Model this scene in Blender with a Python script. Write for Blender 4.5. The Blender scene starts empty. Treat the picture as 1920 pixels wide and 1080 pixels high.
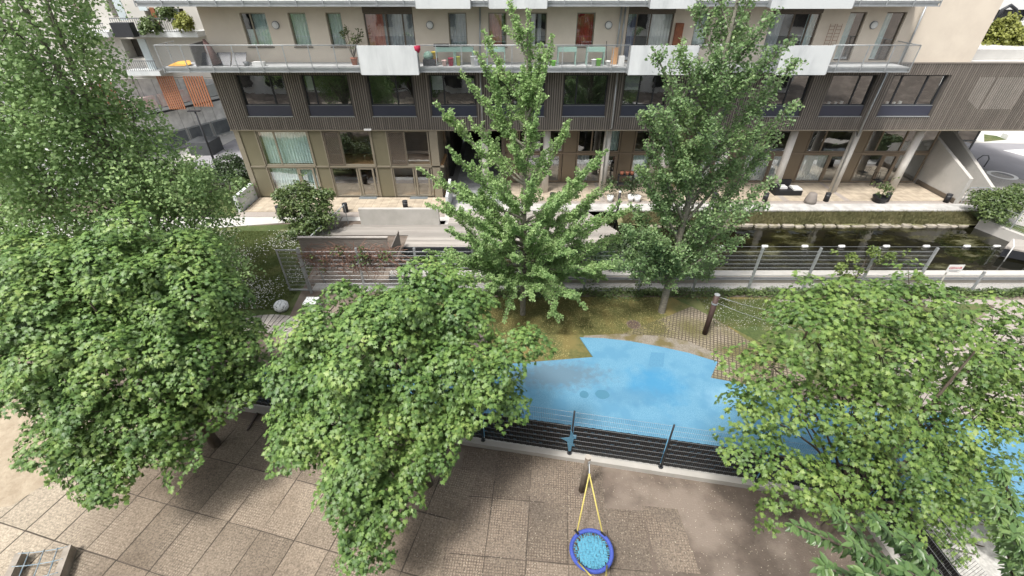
import bpy, math, random
import numpy as np
from mathutils import Vector, Matrix
R = math.radians
random.seed(7); rng = np.random.default_rng(11)
scene = bpy.context.scene
C = scene.collection

# ---------------------------------------------------------------- camera, sky, sun
FPX = 844.0; PITCH = R(35.4); CZ = 11.8
cam_d = bpy.data.cameras.new('camera'); cam = bpy.data.objects.new('camera', cam_d); C.objects.link(cam)
cam.location = (0, 0, CZ); cam.rotation_euler = (R(90) - PITCH, 0, 0)
cam_d.sensor_width = 36; cam_d.lens = FPX / 1920 * 36; cam_d.clip_end = 600; cam_d.clip_start = 0.05
scene.camera = cam
SUN_EL, SUN_AZ = R(62), R(222)      # azimuth measured clockwise from +Y
world = bpy.data.worlds.new("World"); scene.world = world; world.use_nodes = True
wn = world.node_tree; wn.nodes.clear()
sky = wn.nodes.new('ShaderNodeTexSky'); sky.sky_type = 'NISHITA'; sky.sun_disc = False
sky.sun_elevation = SUN_EL; sky.sun_rotation = SUN_AZ; sky.dust_density = 4; sky.air_density = 1.2; sky.ozone_density = 0.6
hs = wn.nodes.new('ShaderNodeHueSaturation'); hs.inputs['Saturation'].default_value = 0.32
bg = wn.nodes.new('ShaderNodeBackground'); bg.inputs[1].default_value = 0.12
wo = wn.nodes.new('ShaderNodeOutputWorld')
wn.links.new(sky.outputs[0], hs.inputs['Color']); wn.links.new(hs.outputs[0], bg.inputs[0]); wn.links.new(bg.outputs[0], wo.inputs[0])
sl = bpy.data.lights.new('sun', 'SUN'); sl.energy = 2.0; sl.angle = R(9); sl.color = (1, .965, .91)
so = bpy.data.objects.new('sun', sl); C.objects.link(so)
sd = Vector((math.sin(SUN_AZ) * math.cos(SUN_EL), math.cos(SUN_AZ) * math.cos(SUN_EL), math.sin(SUN_EL)))
so.rotation_euler = (-sd).to_track_quat('-Z', 'Y').to_euler(); so.location = (0, 0, 40)
scene.view_settings.view_transform = 'Standard'; scene.view_settings.look = 'None'
scene.view_settings.exposure = 1.1; scene.view_settings.gamma = 1
scene.render.resolution_x = 1024; scene.render.resolution_y = 576
try:
    scene.cycles.transparent_max_bounces = 12
except Exception: pass

# ---------------------------------------------------------------- measuring the place
def _ray(px, py):
    u = px - 960; v = 540 - py
    return u, FPX * math.cos(PITCH) + v * math.sin(PITCH), -FPX * math.sin(PITCH) + v * math.cos(PITCH)
def G(px, py, z=0.0):               # a surveyed point on level z
    a, b, c = _ray(px, py); t = (z - CZ) / c; return Vector((a * t, b * t, z))
def F(px, py, Y):                   # a surveyed point on the upright plane y = Y
    a, b, c = _ray(px, py); t = Y / b; return Vector((a * t, Y, CZ + c * t))

# ---------------------------------------------------------------- object helpers
WLOC = {}
def tag(o, label=None, cat=None, group=None, kind=None):
    if label: o['label'] = label
    if cat: o['category'] = cat
    if group: o['group'] = group
    if kind: o['kind'] = kind
    return o
def thing(name, loc, label, cat, group=None):
    o = bpy.data.objects.new(name, None); C.objects.link(o); o.location = loc; o.empty_display_size = .2
    WLOC[o.name] = Vector(loc)
    return tag(o, label, cat, group)
class MB:
    def __init__(s): s.v = []; s.f = []
    def quad(s, a, b, c, d):
        n = len(s.v); s.v += [tuple(a), tuple(b), tuple(c), tuple(d)]; s.f.append((n, n+1, n+2, n+3)); return s
    def poly(s, pts):
        n = len(s.v); s.v += [tuple(p) for p in pts]; s.f.append(tuple(range(n, n+len(pts)))); return s
    def box(s, x0, y0, z0, x1, y1, z1):
        n = len(s.v)
        s.v += [(x0,y0,z0),(x1,y0,z0),(x1,y1,z0),(x0,y1,z0),(x0,y0,z1),(x1,y0,z1),(x1,y1,z1),(x0,y1,z1)]
        s.f += [(n,n+3,n+2,n+1),(n+4,n+5,n+6,n+7),(n,n+1,n+5,n+4),(n+1,n+2,n+6,n+5),(n+2,n+3,n+7,n+6),(n+3,n,n+4,n+7)]; return s
    def prism(s, pts, z0, z1):      # polygon in xy pulled up
        n = len(s.v); k = len(pts)
        s.v += [(p[0], p[1], z0) for p in pts] + [(p[0], p[1], z1) for p in pts]
        s.f += [tuple(range(n+k-1, n-1, -1)), tuple(range(n+k, n+2*k))]
        s.f += [(n+i, n+(i+1) % k, n+k+(i+1) % k, n+k+i) for i in range(k)]; return s
    def extr(s, pts, off):          # polygon in 3d pushed along off
        n = len(s.v); k = len(pts); off = Vector(off)
        s.v += [tuple(p) for p in pts] + [tuple(Vector(p) + off) for p in pts]
        s.f += [tuple(range(n+k-1, n-1, -1)), tuple(range(n+k, n+2*k))]
        s.f += [(n+i, n+(i+1) % k, n+k+(i+1) % k, n+k+i) for i in range(k)]; return s
    def tube(s, pts, rad, n=8, cap=True):
        pts = [Vector(p) for p in pts]
        if not hasattr(rad, '__len__'): rad = [rad] * len(pts)
        base = len(s.v); prev = None
        for i, p in enumerate(pts):
            d = (pts[min(i+1, len(pts)-1)] - pts[max(i-1, 0)]).normalized()
            if prev is None: u = d.cross(Vector((0, 0, 1)) if abs(d.z) < .9 else Vector((1, 0, 0))).normalized()
            else:
                u = prev - d * prev.dot(d)
                u = u.normalized() if u.length > 1e-6 else d.orthogonal().normalized()
            prev = u; w = d.cross(u)
            for k in range(n):
                a = 2 * math.pi * k / n
                s.v.append(tuple(p + (u * math.cos(a) + w * math.sin(a)) * rad[i]))
        for i in range(len(pts)-1):
            for k in range(n):
                a = base + i*n + k; b = base + i*n + (k+1) % n
                s.f.append((a, b, b+n, a+n))
        if cap: s.f += [tuple(range(base+n-1, base-1, -1)), tuple(range(base+(len(pts)-1)*n, base+len(pts)*n))]
        return s
    def bar(s, a, b, r): return s.tube([a, b], r, 4)
    def lathe(s, c, prof, n=16):    # prof: (radius, height) pairs
        base = len(s.v); c = Vector(c)
        for r, h in prof:
            for k in range(n):
                a = 2*math.pi*k/n; s.v.append((c.x + r*math.cos(a), c.y + r*math.sin(a), c.z + h))
        for i in range(len(prof)-1):
            for k in range(n):
                a = base+i*n+k; b = base+i*n+(k+1) % n; s.f.append((a, b, b+n, a+n))
        s.f += [tuple(range(base+n-1, base-1, -1)), tuple(range(base+(len(prof)-1)*n, base+len(prof)*n))]; return s
def obj(name, mb, m, parent=None, smooth=False):
    me = bpy.data.meshes.new(name)
    off = WLOC.get(parent.name, Vector()) if parent else Vector()
    me.from_pydata([(a-off.x, b-off.y, c-off.z) for a, b, c in mb.v], [], mb.f)
    me.materials.append(m)
    if smooth: me.polygons.foreach_set('use_smooth', [True]*len(me.polygons))
    me.update()
    o = bpy.data.objects.new(name, me); C.objects.link(o)
    WLOC[o.name] = off.copy() if parent else Vector()
    if parent: o.parent = parent
    return o
def arr_obj(name, V, T, m, parent=None, k=3):
    me = bpy.data.meshes.new(name)
    off = WLOC.get(parent.name, Vector()) if parent else Vector()
    V = (V - np.array(off)).astype(np.float32)
    me.vertices.add(len(V)); me.vertices.foreach_set('co', V.ravel())
    me.loops.add(T.size); me.loops.foreach_set('vertex_index', T.ravel().astype(np.int32))
    me.polygons.add(len(T)); me.polygons.foreach_set('loop_start', np.arange(len(T), dtype=np.int32)*k)
    me.polygons.foreach_set('loop_total', np.full(len(T), k, dtype=np.int32))
    me.materials.append(m); me.update(calc_edges=True)
    o = bpy.data.objects.new(name, me); C.objects.link(o); WLOC[o.name] = off.copy()
    if parent: o.parent = parent
    return o
def dup(root, loc, label=None, group=None):
    r = root.copy(); C.objects.link(r); r.location = loc
    if label: r['label'] = label
    if group: r['group'] = group
    for ch in list(root.children):
        c = ch.copy(); C.objects.link(c); c.parent = r
        for g in list(ch.children):
            d = g.copy(); C.objects.link(d); d.parent = c
    return r
def struct(name, mb, m): return tag(obj(name, mb, m), kind='structure')

# ---------------------------------------------------------------- materials
MATS = {}
def mat(name, c1, c2=None, scale=3.0, rough=.8, bump=0.0, bscale=None, metal=0.0, c3=None, scale3=.5, spec=.4, lo=.35, hi=.65, stretch=(1, 1, 1), detail=6):
    if name in MATS: return MATS[name]
    m = bpy.data.materials.new(name); m.use_nodes = True; nt = m.node_tree; N = nt.nodes; L = nt.links
    b = N['Principled BSDF']; b.inputs['Roughness'].default_value = rough; b.inputs['Metallic'].default_value = metal
    b.inputs['Specular IOR Level'].default_value = spec
    tc = N.new('ShaderNodeNewGeometry'); mp = N.new('ShaderNodeMapping'); mp.inputs['Scale'].default_value = stretch
    L.new(tc.outputs['Position'], mp.inputs[0])
    no = N.new('ShaderNodeTexNoise'); no.inputs['Scale'].default_value = scale; no.inputs['Detail'].default_value = detail; no.inputs['Roughness'].default_value = .62
    L.new(mp.outputs[0], no.inputs[0])
    mr = N.new('ShaderNodeMapRange'); mr.inputs[1].default_value = lo; mr.inputs[2].default_value = hi; L.new(no.outputs[0], mr.inputs[0])
    mx = N.new('ShaderNodeMix'); mx.data_type = 'RGBA'; L.new(mr.outputs[0], mx.inputs[0])
    mx.inputs[6].default_value = (*c1, 1); mx.inputs[7].default_value = (*(c2 or [x*.82 for x in c1]), 1)
    out = mx.outputs[2]
    if c3:
        n3 = N.new('ShaderNodeTexNoise'); n3.inputs['Scale'].default_value = scale3; n3.inputs['Detail'].default_value = 5; L.new(tc.outputs['Position'], n3.inputs[0])
        r3 = N.new('ShaderNodeMapRange'); r3.inputs[1].default_value = .48; r3.inputs[2].default_value = .62; L.new(n3.outputs[0], r3.inputs[0])
        m3 = N.new('ShaderNodeMix'); m3.data_type = 'RGBA'; L.new(r3.outputs[0], m3.inputs[0]); L.new(out, m3.inputs[6]); m3.inputs[7].default_value = (*c3, 1); out = m3.outputs[2]
    L.new(out, b.inputs['Base Color'])
    if bump:
        bn = N.new('ShaderNodeTexNoise'); bn.inputs['Scale'].default_value = bscale or scale*6; bn.inputs['Detail'].default_value = 4; L.new(mp.outputs[0], bn.inputs[0])
        bp = N.new('ShaderNodeBump'); bp.inputs['Strength'].default_value = 1; bp.inputs['Distance'].default_value = bump; L.new(bn.outputs[0], bp.inputs['Height']); L.new(bp.outputs[0], b.inputs['Normal'])
    MATS[name] = m; return m
def plain(name, c, rough=.6, metal=0.0, var=.15): return mat(name, c, [x*(1-var) for x in c], 6, rough, metal=metal)
def leafmat(name, cols, trans=.3, rough=.5, sat=1):
    m = bpy.data.materials.new(name); m.use_nodes = True; nt = m.node_tree; N = nt.nodes; L = nt.links
    b = N['Principled BSDF']; b.inputs['Roughness'].default_value = rough; b.inputs['Specular IOR Level'].default_value = .45
    g = N.new('ShaderNodeNewGeometry'); no = N.new('ShaderNodeTexNoise'); no.inputs['Scale'].default_value = 1.1; L.new(g.outputs['Position'], no.inputs[0])
    mth = N.new('ShaderNodeMath'); mth.operation = 'MULTIPLY_ADD'; mth.inputs[1].default_value = .55; L.new(g.outputs['Random Per Island'], mth.inputs[0])
    m2 = N.new('ShaderNodeMapRange'); m2.inputs[1].default_value = .3; m2.inputs[2].default_value = .7; m2.inputs[4].default_value = .45; L.new(no.outputs[0], m2.inputs[0]); L.new(m2.outputs[0], mth.inputs[2])
    r = N.new('ShaderNodeValToRGB'); L.new(mth.outputs[0], r.inputs[0])
    r.color_ramp.elements[0].position = .0; r.color_ramp.elements[0].color = (*cols[0], 1)
    r.color_ramp.elements[1].position = 1; r.color_ramp.elements[1].color = (*cols[-1], 1)
    for i, c in enumerate(cols[1:-1]):
        e = r.color_ramp.elements.new((i+1)/(len(cols)-1)); e.color = (*c, 1)
    L.new(r.outputs[0], b.inputs['Base Color'])
    t = N.new('ShaderNodeBsdfTranslucent'); L.new(r.outputs[0], t.inputs[0])
    ms = N.new('ShaderNodeMixShader'); ms.inputs[0].default_value = trans; L.new(b.outputs[0], ms.inputs[1]); L.new(t.outputs[0], ms.inputs[2])
    L.new(ms.outputs[0], N['Material Output'].inputs[0]); MATS[name] = m; return m
def glassmat(name, tint=(.93, .96, .95), gl=.3):
    m = bpy.data.materials.new(name); m.use_nodes = True; nt = m.node_tree; N = nt.nodes; L = nt.links; N.remove(N['Principled BSDF'])
    t = N.new('ShaderNodeBsdfTransparent'); t.inputs[0].default_value = (*tint, 1)
    g = N.new('ShaderNodeBsdfGlossy'); g.inputs['Roughness'].default_value = .02; g.inputs[0].default_value = (.9, .93, .95, 1)
    geo = N.new('ShaderNodeNewGeometry'); no = N.new('ShaderNodeTexNoise'); no.inputs['Scale'].default_value = 1.2; L.new(geo.outputs['Position'], no.inputs[0])
    bp = N.new('ShaderNodeBump'); bp.inputs['Distance'].default_value = .004; L.new(no.outputs[0], bp.inputs['Height']); L.new(bp.outputs[0], g.inputs['Normal'])
    lw = N.new('ShaderNodeLayerWeight'); lw.inputs[0].default_value = .5; fr = N.new('ShaderNodeMath'); fr.operation = 'POWER'; fr.inputs[1].default_value = 4; L.new(lw.outputs['Facing'], fr.inputs[0])
    fr.use_clamp = True
    ad = N.new('ShaderNodeMath'); ad.operation = 'ADD'; ad.inputs[1].default_value = gl; L.new(fr.outputs[0], ad.inputs[0])
    ms = N.new('ShaderNodeMixShader'); L.new(ad.outputs[0], ms.inputs[0]); L.new(t.outputs[0], ms.inputs[1]); L.new(g.outputs[0], ms.inputs[2])
    L.new(ms.outputs[0], N['Material Output'].inputs[0]); MATS[name] = m; return m
def tilemat(name, c1, c2, cj, w, h, ang=0.0, joint=.03, rough=.8, off=0.0, dots=None, c3=None):
    """slabs w x h with joints, turned by ang, optionally with a ring-mat dot pattern"""
    m = bpy.data.materials.new(name); m.use_nodes = True; nt = m.node_tree; N = nt.nodes; L = nt.links
    b = N['Principled BSDF']; b.inputs['Roughness'].default_value = rough; b.inputs['Specular IOR Level'].default_value = .3
    g = N.new('ShaderNodeNewGeometry'); mp = N.new('ShaderNodeMapping'); mp.inputs['Rotation'].default_value = (0, 0, ang); L.new(g.outputs['Position'], mp.inputs[0])
    br = N.new('ShaderNodeTexBrick'); br.offset = off; br.squash = 1
    br.inputs['Scale'].default_value = 1; br.inputs['Brick Width'].default_value = w; br.inputs['Row Height'].default_value = h; br.inputs['Mortar Size'].default_value = joint/2
    br.inputs['Mortar Smooth'].default_value = .2; br.inputs['Bias'].default_value = 0
    br.inputs['Color1'].default_value = (*c1, 1); br.inputs['Color2'].default_value = (*c2, 1); br.inputs['Mortar'].default_value = (*cj, 1)
    L.new(mp.outputs[0], br.inputs[0])
    no = N.new('ShaderNodeTexNoise'); no.inputs['Scale'].default_value = 2.2; no.inputs['Detail'].default_value = 8; L.new(g.outputs['Position'], no.inputs[0])
    mr = N.new('ShaderNodeMapRange'); mr.inputs[1].default_value = .3; mr.inputs[2].default_value = .75; mr.inputs[3].default_value = .72; mr.inputs[4].default_value = 1.18; L.new(no.outputs[0], mr.inputs[0])
    mx = N.new('ShaderNodeMix'); mx.data_type = 'RGBA'; mx.blend_type = 'MULTIPLY'; mx.inputs[0].default_value = 1; L.new(br.outputs[0], mx.inputs[6]); L.new(mr.outputs[0], mx.inputs[7])
    L.new(mx.outputs[2], b.inputs['Base Color']); MATS[name] = m; return m
def dotmat(name, hole, ring, period, ang, fade=.5, dirt=None, sand=None, sandx=None, thr=.1):
    """rubber ring mats: a lattice of filled holes in a darker web, worn away in places"""
    m = bpy.data.materials.new(name); m.use_nodes = True; nt = m.node_tree; N = nt.nodes; L = nt.links
    b = N['Principled BSDF']; b.inputs['Roughness'].default_value = .9; b.inputs['Specular IOR Level'].default_value = .25
    g = N.new('ShaderNodeNewGeometry'); mp = N.new('ShaderNodeMapping'); mp.inputs['Rotation'].default_value = (0, 0, ang); k = 2*math.pi/period
    mp.inputs['Scale'].default_value = (k, k, k); L.new(g.outputs['Position'], mp.inputs[0])
    sx = N.new('ShaderNodeSeparateXYZ'); L.new(mp.outputs[0], sx.inputs[0])
    s1 = N.new('ShaderNodeMath'); s1.operation = 'SINE'; L.new(sx.outputs[0], s1.inputs[0])
    s2 = N.new('ShaderNodeMath'); s2.operation = 'SINE'; L.new(sx.outputs[1], s2.inputs[0])
    ml = N.new('ShaderNodeMath'); ml.operation = 'MAXIMUM'; L.new(s1.outputs[0], ml.inputs[0]); L.new(s2.outputs[0], ml.inputs[1])
    mr = N.new('ShaderNodeMapRange'); mr.inputs[1].default_value = thr; mr.inputs[2].default_value = thr+.5; L.new(ml.outputs[0], mr.inputs[0])
    no = N.new('ShaderNodeTexNoise'); no.inputs['Scale'].default_value = .9; no.inputs['Detail'].default_value = 7; L.new(g.outputs['Position'], no.inputs[0])
    wr = N.new('ShaderNodeMapRange'); wr.inputs[1].default_value = .40; wr.inputs[2].default_value = .62; wr.inputs[3].default_value = 1; wr.inputs[4].default_value = fade; L.new(no.outputs[0], wr.inputs[0])
    mu = N.new('ShaderNodeMath'); mu.operation = 'MULTIPLY'; L.new(mr.outputs[0], mu.inputs[0]); L.new(wr.outputs[0], mu.inputs[1])
    fi = N.new('ShaderNodeTexNoise'); fi.inputs['Scale'].default_value = 28; fi.inputs['Detail'].default_value = 5; L.new(g.outputs['Position'], fi.inputs[0])
    fr = N.new('ShaderNodeMapRange'); fr.inputs[1].default_value = .3; fr.inputs[2].default_value = .7; fr.inputs[3].default_value = .6; fr.inputs[4].default_value = 1.35; L.new(fi.outputs[0], fr.inputs[0])
    h1 = N.new('ShaderNodeMix'); h1.data_type = 'RGBA'; n2 = N.new('ShaderNodeTexNoise'); n2.inputs['Scale'].default_value = .45; n2.inputs['Detail'].default_value = 6; L.new(g.outputs['Position'], n2.inputs[0])
    r2 = N.new('ShaderNodeMapRange'); r2.inputs[1].default_value = .38; r2.inputs[2].default_value = .6; L.new(n2.outputs[0], r2.inputs[0]); L.new(r2.outputs[0], h1.inputs[0])
    h1.inputs[6].default_value = (*hole, 1); h1.inputs[7].default_value = (*(dirt or [x*.55 for x in hole]), 1)
    base = h1.outputs[2]
    if sand:
        sp = N.new('ShaderNodeSeparateXYZ'); L.new(g.outputs['Position'], sp.inputs[0])
        ad = N.new('ShaderNodeMath'); ad.operation = 'MULTIPLY_ADD'; ad.inputs[1].default_value = 5; L.new(n2.outputs[0], ad.inputs[0]); L.new(sp.outputs[0], ad.inputs[2])
        rs = N.new('ShaderNodeMapRange'); rs.inputs[1].default_value = sandx+2.5; rs.inputs[2].default_value = sandx-.2; L.new(ad.outputs[0], rs.inputs[0])
        hx = N.new('ShaderNodeMix'); hx.data_type = 'RGBA'; L.new(rs.outputs[0], hx.inputs[0]); L.new(base, hx.inputs[6]); hx.inputs[7].default_value = (*sand, 1); base = hx.outputs[2]
        iv = N.new('ShaderNodeMath'); iv.operation = 'MULTIPLY_ADD'; iv.inputs[1].default_value = -.7; iv.inputs[2].default_value = 1; L.new(rs.outputs[0], iv.inputs[0])
        mu2 = N.new('ShaderNodeMath'); mu2.operation = 'MULTIPLY'; L.new(mu.outputs[0], mu2.inputs[0]); L.new(iv.outputs[0], mu2.inputs[1]); mu = mu2
    mx = N.new('ShaderNodeMix'); mx.data_type = 'RGBA'; L.new(mu.outputs[0], mx.inputs[0]); L.new(base, mx.inputs[6]); mx.inputs[7].default_value = (*ring, 1)
    my = N.new('ShaderNodeMix'); my.data_type = 'RGBA'; my.blend_type = 'MULTIPLY'; my.inputs[0].default_value = 1; L.new(mx.outputs[2], my.inputs[6]); L.new(fr.outputs[0], my.inputs[7])
    L.new(my.outputs[2], b.inputs['Base Color'])
    bp = N.new('ShaderNodeBump'); bp.inputs['Distance'].default_value = .01; L.new(fi.outputs[0], bp.inputs['Height']); L.new(bp.outputs[0], b.inputs['Normal'])
    MATS[name] = m; return m

def island_var(m, lo, hi):
    N = m.node_tree.nodes; L = m.node_tree.links; b = N['Principled BSDF']; src = b.inputs['Base Color'].links[0].from_socket
    g = N.new('ShaderNodeNewGeometry'); mr = N.new('ShaderNodeMapRange'); mr.inputs[3].default_value = lo; mr.inputs[4].default_value = hi; L.new(g.outputs['Random Per Island'], mr.inputs[0])
    mx = N.new('ShaderNodeMix'); mx.data_type = 'RGBA'; mx.blend_type = 'MULTIPLY'; mx.inputs[0].default_value = 1; L.new(src, mx.inputs[6]); L.new(mr.outputs[0], mx.inputs[7]); L.new(mx.outputs[2], b.inputs['Base Color']); return m
plaster = mat('plaster', (.63, .56, .465), (.57, .50, .415), 1.2, .9, bump=.004, bscale=60, c3=(.60, .53, .44), scale3=.4)
clad = mat('clad_metal', (.225, .20, .175), (.19, .17, .148), .8, .5, metal=.2)
clad_dark = mat('clad_groove', (.085, .075, .066), None, .8, .7)
bronze = mat('bronze_panel', (.205, .188, .13), (.185, .168, .115), .6, .38, metal=.35)
bronze_fr = mat('bronze_frame', (.28, .25, .195), (.25, .22, .17), 2, .4, metal=.3)
brown_fr = plain('brown_frame', (.13, .105, .08), .5)
slate = mat('slate_panel', (.045, .05, .075), (.04, .044, .066), .6, .35, spec=.5)
anthr = plain('anthracite', (.03, .032, .037), .45)
black = plain('black_plastic', (.012, .012, .014), .5)
steel = mat('galvanised', (.42, .44, .45), (.34, .36, .37), 5, .45, metal=.5)
steel_d = mat('steel_dark', (.2, .21, .22), None, 5, .5, metal=.3)
concrete = mat('concrete', (.46, .44, .41), (.38, .365, .335), 1.3, .9, bump=.004, c3=(.42, .405, .375), scale3=.8)
conc_l = mat('concrete_light', (.52, .51, .485), (.44, .43, .41), 1.1, .85, bump=.002, c3=(.47, .46, .435), scale3=.7)
cem = mat('cement_board', (.60, .62, .62), (.44, .46, .465), 1.8, .7, c3=(.56, .58, .58), scale3=.5, stretch=(1, 1, .25))
colm = mat('column_concrete', (.64, .61, .56), (.55, .52, .475), 2, .85)
white = plain('white_paint', (.70, .70, .685), .5, var=.06)
slabm = mat('slab_concrete', (.46, .47, .47), (.38, .39, .39), 2, .8)
deckwood = mat('deck_wood', (.41, .38, .345), (.28, .255, .23), 2.6, .85, stretch=(.25, 6, 6), bump=.004, c3=(.35, .325, .295), scale3=.9)
bench_wood = mat('bench_wood', (.13, .105, .095), (.085, .068, .062), 4, .8, stretch=(.3, 3, 3))
grey_wood = mat('grey_wood', (.26, .235, .21), (.17, .15, .132), 3, .85, stretch=(.3, 5, 6), c3=(.2, .175, .155), scale3=1)
beam_wood = mat('beam_wood', (.36, .32, .275), (.25, .22, .185), 4, .85)
post_wood = mat('post_brown', (.075, .045, .038), (.05, .03, .026), 5, .6)
log_wood = mat('log_wood', (.20, .165, .13), (.12, .098, .078), 5, .9)
bark = mat('bark', (.16, .13, .10), (.09, .072, .056), 7, .95, bump=.01, stretch=(1, 1, .3))
bark_l = mat('bark_pale', (.27, .25, .205), (.16, .148, .12), 8, .9, bump=.006, stretch=(1, 1, 2))
twigm = mat('twig', (.09, .07, .05), None, 5, .9)
blue_r = mat('blue_rubber', (.155, .32, .44), (.06, .19, .30), 42, .8, bump=.005, bscale=90, detail=3, c3=(.085, .225, .345), scale3=1.5)
glass = glassmat('glass'); glass_d = glassmat('glass_clear', (.8, .84, .84), .1)
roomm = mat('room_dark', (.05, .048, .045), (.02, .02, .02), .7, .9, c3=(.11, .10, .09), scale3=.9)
island_var(clad, .82, 1.15); island_var(grey_wood, .8, 1.15); island_var(bronze, .92, 1.08)
def _patch_blue():
    # worn, dusty stains on the rubber carpet
    m = blue_r; N = m.node_tree.nodes; L = m.node_tree.links; b = N['Principled BSDF']
    src = b.inputs['Base Color'].links[0].from_socket
    g = N.new('ShaderNodeNewGeometry')
    def blob(cx, cy, rx, ry, col, amt, src, soft=.6, ns=2.5):
        mp = N.new('ShaderNodeMapping'); mp.vector_type = 'TEXTURE'; mp.inputs['Location'].default_value = (cx, cy, 0); mp.inputs['Scale'].default_value = (rx, ry, 1000); L.new(g.outputs['Position'], mp.inputs[0])
        ln = N.new('ShaderNodeVectorMath'); ln.operation = 'LENGTH'; L.new(mp.outputs[0], ln.inputs[0])
        no = N.new('ShaderNodeTexNoise'); no.inputs['Scale'].default_value = ns; no.inputs['Detail'].default_value = 8; L.new(g.outputs['Position'], no.inputs[0])
        ad = N.new('ShaderNodeMath'); ad.operation = 'MULTIPLY_ADD'; ad.inputs[1].default_value = 1.3 if soft > .3 else .4; L.new(no.outputs[0], ad.inputs[0]); L.new(ln.outputs['Value'], ad.inputs[2])
        mr = N.new('ShaderNodeMapRange'); base = 1.65 if soft > .3 else 1.2; mr.inputs[1].default_value = base; mr.inputs[2].default_value = base-soft; mr.inputs[3].default_value = 0; mr.inputs[4].default_value = amt; L.new(ad.outputs[0], mr.inputs[0])
        mx = N.new('ShaderNodeMix'); mx.data_type = 'RGBA'; L.new(mr.outputs[0], mx.inputs[0]); L.new(src, mx.inputs[6]); mx.inputs[7].default_value = (*col, 1); return mx.outputs[2]
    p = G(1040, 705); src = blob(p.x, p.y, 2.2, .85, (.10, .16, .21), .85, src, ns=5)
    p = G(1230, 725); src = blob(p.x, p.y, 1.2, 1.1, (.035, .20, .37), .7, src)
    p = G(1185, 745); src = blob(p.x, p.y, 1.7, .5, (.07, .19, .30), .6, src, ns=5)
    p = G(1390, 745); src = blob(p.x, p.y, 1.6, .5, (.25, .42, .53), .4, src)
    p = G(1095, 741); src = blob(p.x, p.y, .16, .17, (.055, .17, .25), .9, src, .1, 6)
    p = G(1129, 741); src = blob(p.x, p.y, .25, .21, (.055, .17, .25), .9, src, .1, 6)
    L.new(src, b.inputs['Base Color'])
_patch_blue()

# ---------------------------------------------------------------- ground
soil = mat('soil', (.165, .13, .105), (.10, .08, .064), 1.6, .95, bump=.015, bscale=25, c3=(.22, .18, .148), scale3=.7, detail=10)
farg = mat('far_ground', (.24, .24, .235), (.19, .19, .185), .3, .95)
PX0, PX1, PY0, PY1 = -5.6, 33.0, 17.36, 24.5     # pond basin
g = MB(); B = 260
for x0, y0, x1, y1 in ((-B, -B, B, PY0), (-B, PY1, B, B), (-B, PY0, PX0, PY1), (PX1, PY0, B, PY1)):
    g.quad((x0, y0, 0), (x1, y0, 0), (x1, y1, 0), (x0, y1, 0))
struct('ground', g, soil)
g = MB().quad((PX0, PY0, -1.3), (PX1, PY0, -1.3), (PX1, PY1, -1.3), (PX0, PY1, -1.3))
for a, b_ in (((PX0, PY0), (PX1, PY0)), ((PX1, PY0), (PX1, PY1)), ((PX1, PY1), (PX0, PY1)), ((PX0, PY1), (PX0, PY0))):
    g.quad((*a, -1.3), (*b_, -1.3), (*b_, -.02), (*a, -.02))
struct('pond_bed', g, mat('pond_mud', (.05, .05, .015), (.02, .02, .008), 1, .9, c3=(.10, .10, .03), scale3=.5))
def sheet(name, pts, z, m): return struct(name, MB().poly([(p[0], p[1], z) for p in pts]), m)
def gp(*pp, z=0): return [G(x, y, z) for x, y in pp]
# paved courtyard far behind the building
sheet('street', [(-120, 26.6), (120, 26.6), (120, 160), (-120, 160)], .004, farg)
lawn_m = mat('lawn', (.085, .115, .035), (.05, .075, .022), 9, .95, bump=.03, bscale=50, c3=(.12, .13, .05), scale3=.8)
moss_m = mat('moss_lawn', (.16, .155, .055), (.095, .10, .035), 7, .95, bump=.03, bscale=60, c3=(.19, .155, .055), scale3=1.1)
grav_p = mat('pink_gravel', (.39, .345, .31), (.25, .22, .195), 40, .95, bump=.01, bscale=60)
grav_w = mat('white_gravel', (.48, .46, .43), (.24, .23, .215), 22, .95, bump=.015, bscale=40)
pale_m = mat('pale_slabs', (.50, .49, .46), (.44, .43, .40), 1.5, .85)
sheet('lawn_moss', [(-3.2, 9.5), (8.5, 9.5), (14, 15.9), (-3.2, 15.9)], .004, moss_m)
sheet('lawn_daisy', [G(1265, 560), G(1345, 600), G(1420, 640), G(1480, 690), G(1560, 730), G(1700, 690), G(1760, 640), G(1840, 590), G(1865, 562), G(1500, 562)], .008, lawn_m)
sheet('lawn_left', [(-24, 14.0), (-9.2, 14.0), (-9.4, 16), (-9.9, 21.5), (-12.0, 22.9), (-17, 22.4), (-24, 21)], .004, lawn_m)
sheet('hedge_bed', [(-24, 23.8), (-16.4, 23.8), (-16.4, 30), (-24, 30)], .02, lawn_m)
sheet('gravel_strip', [(-9, 16.45), (32, 16.45), (32, 16.98), (-9, 16.98)], .006, grav_w)
sheet('gravel_patch', gp((1440, 562), (1530, 562), (1500, 568), (1455, 568)) , .012, grav_p)
sheet('gravel_right', [G(1600, 562), G(1920, 562), G(2300, 570), G(2300, 800), G(1960, 812), G(1870, 798), G(1760, 775), G(1600, 760), G(1640, 700), G(1790, 640), G(1868, 572)], .010, grav_p)
gridm = dotmat('grid_pavers', (.30, .255, .20), (.07, .055, .042), .13, R(20), .6, dirt=(.13, .12, .05), thr=.35)
sheet('grass_pavers', gp((1296, 575), (1345, 600), (1420, 650), (1490, 700), (1600, 760), (1600, 800), (1340, 800), (1160, 660), (1150, 634), (1200, 612), (1260, 590)), .012, gridm)
peb = mat('pebble_dirt', (.29, .26, .215), (.15, .13, .10), 30, .95, c3=(.14, .115, .05), scale3=1.6, bump=.01)
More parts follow.
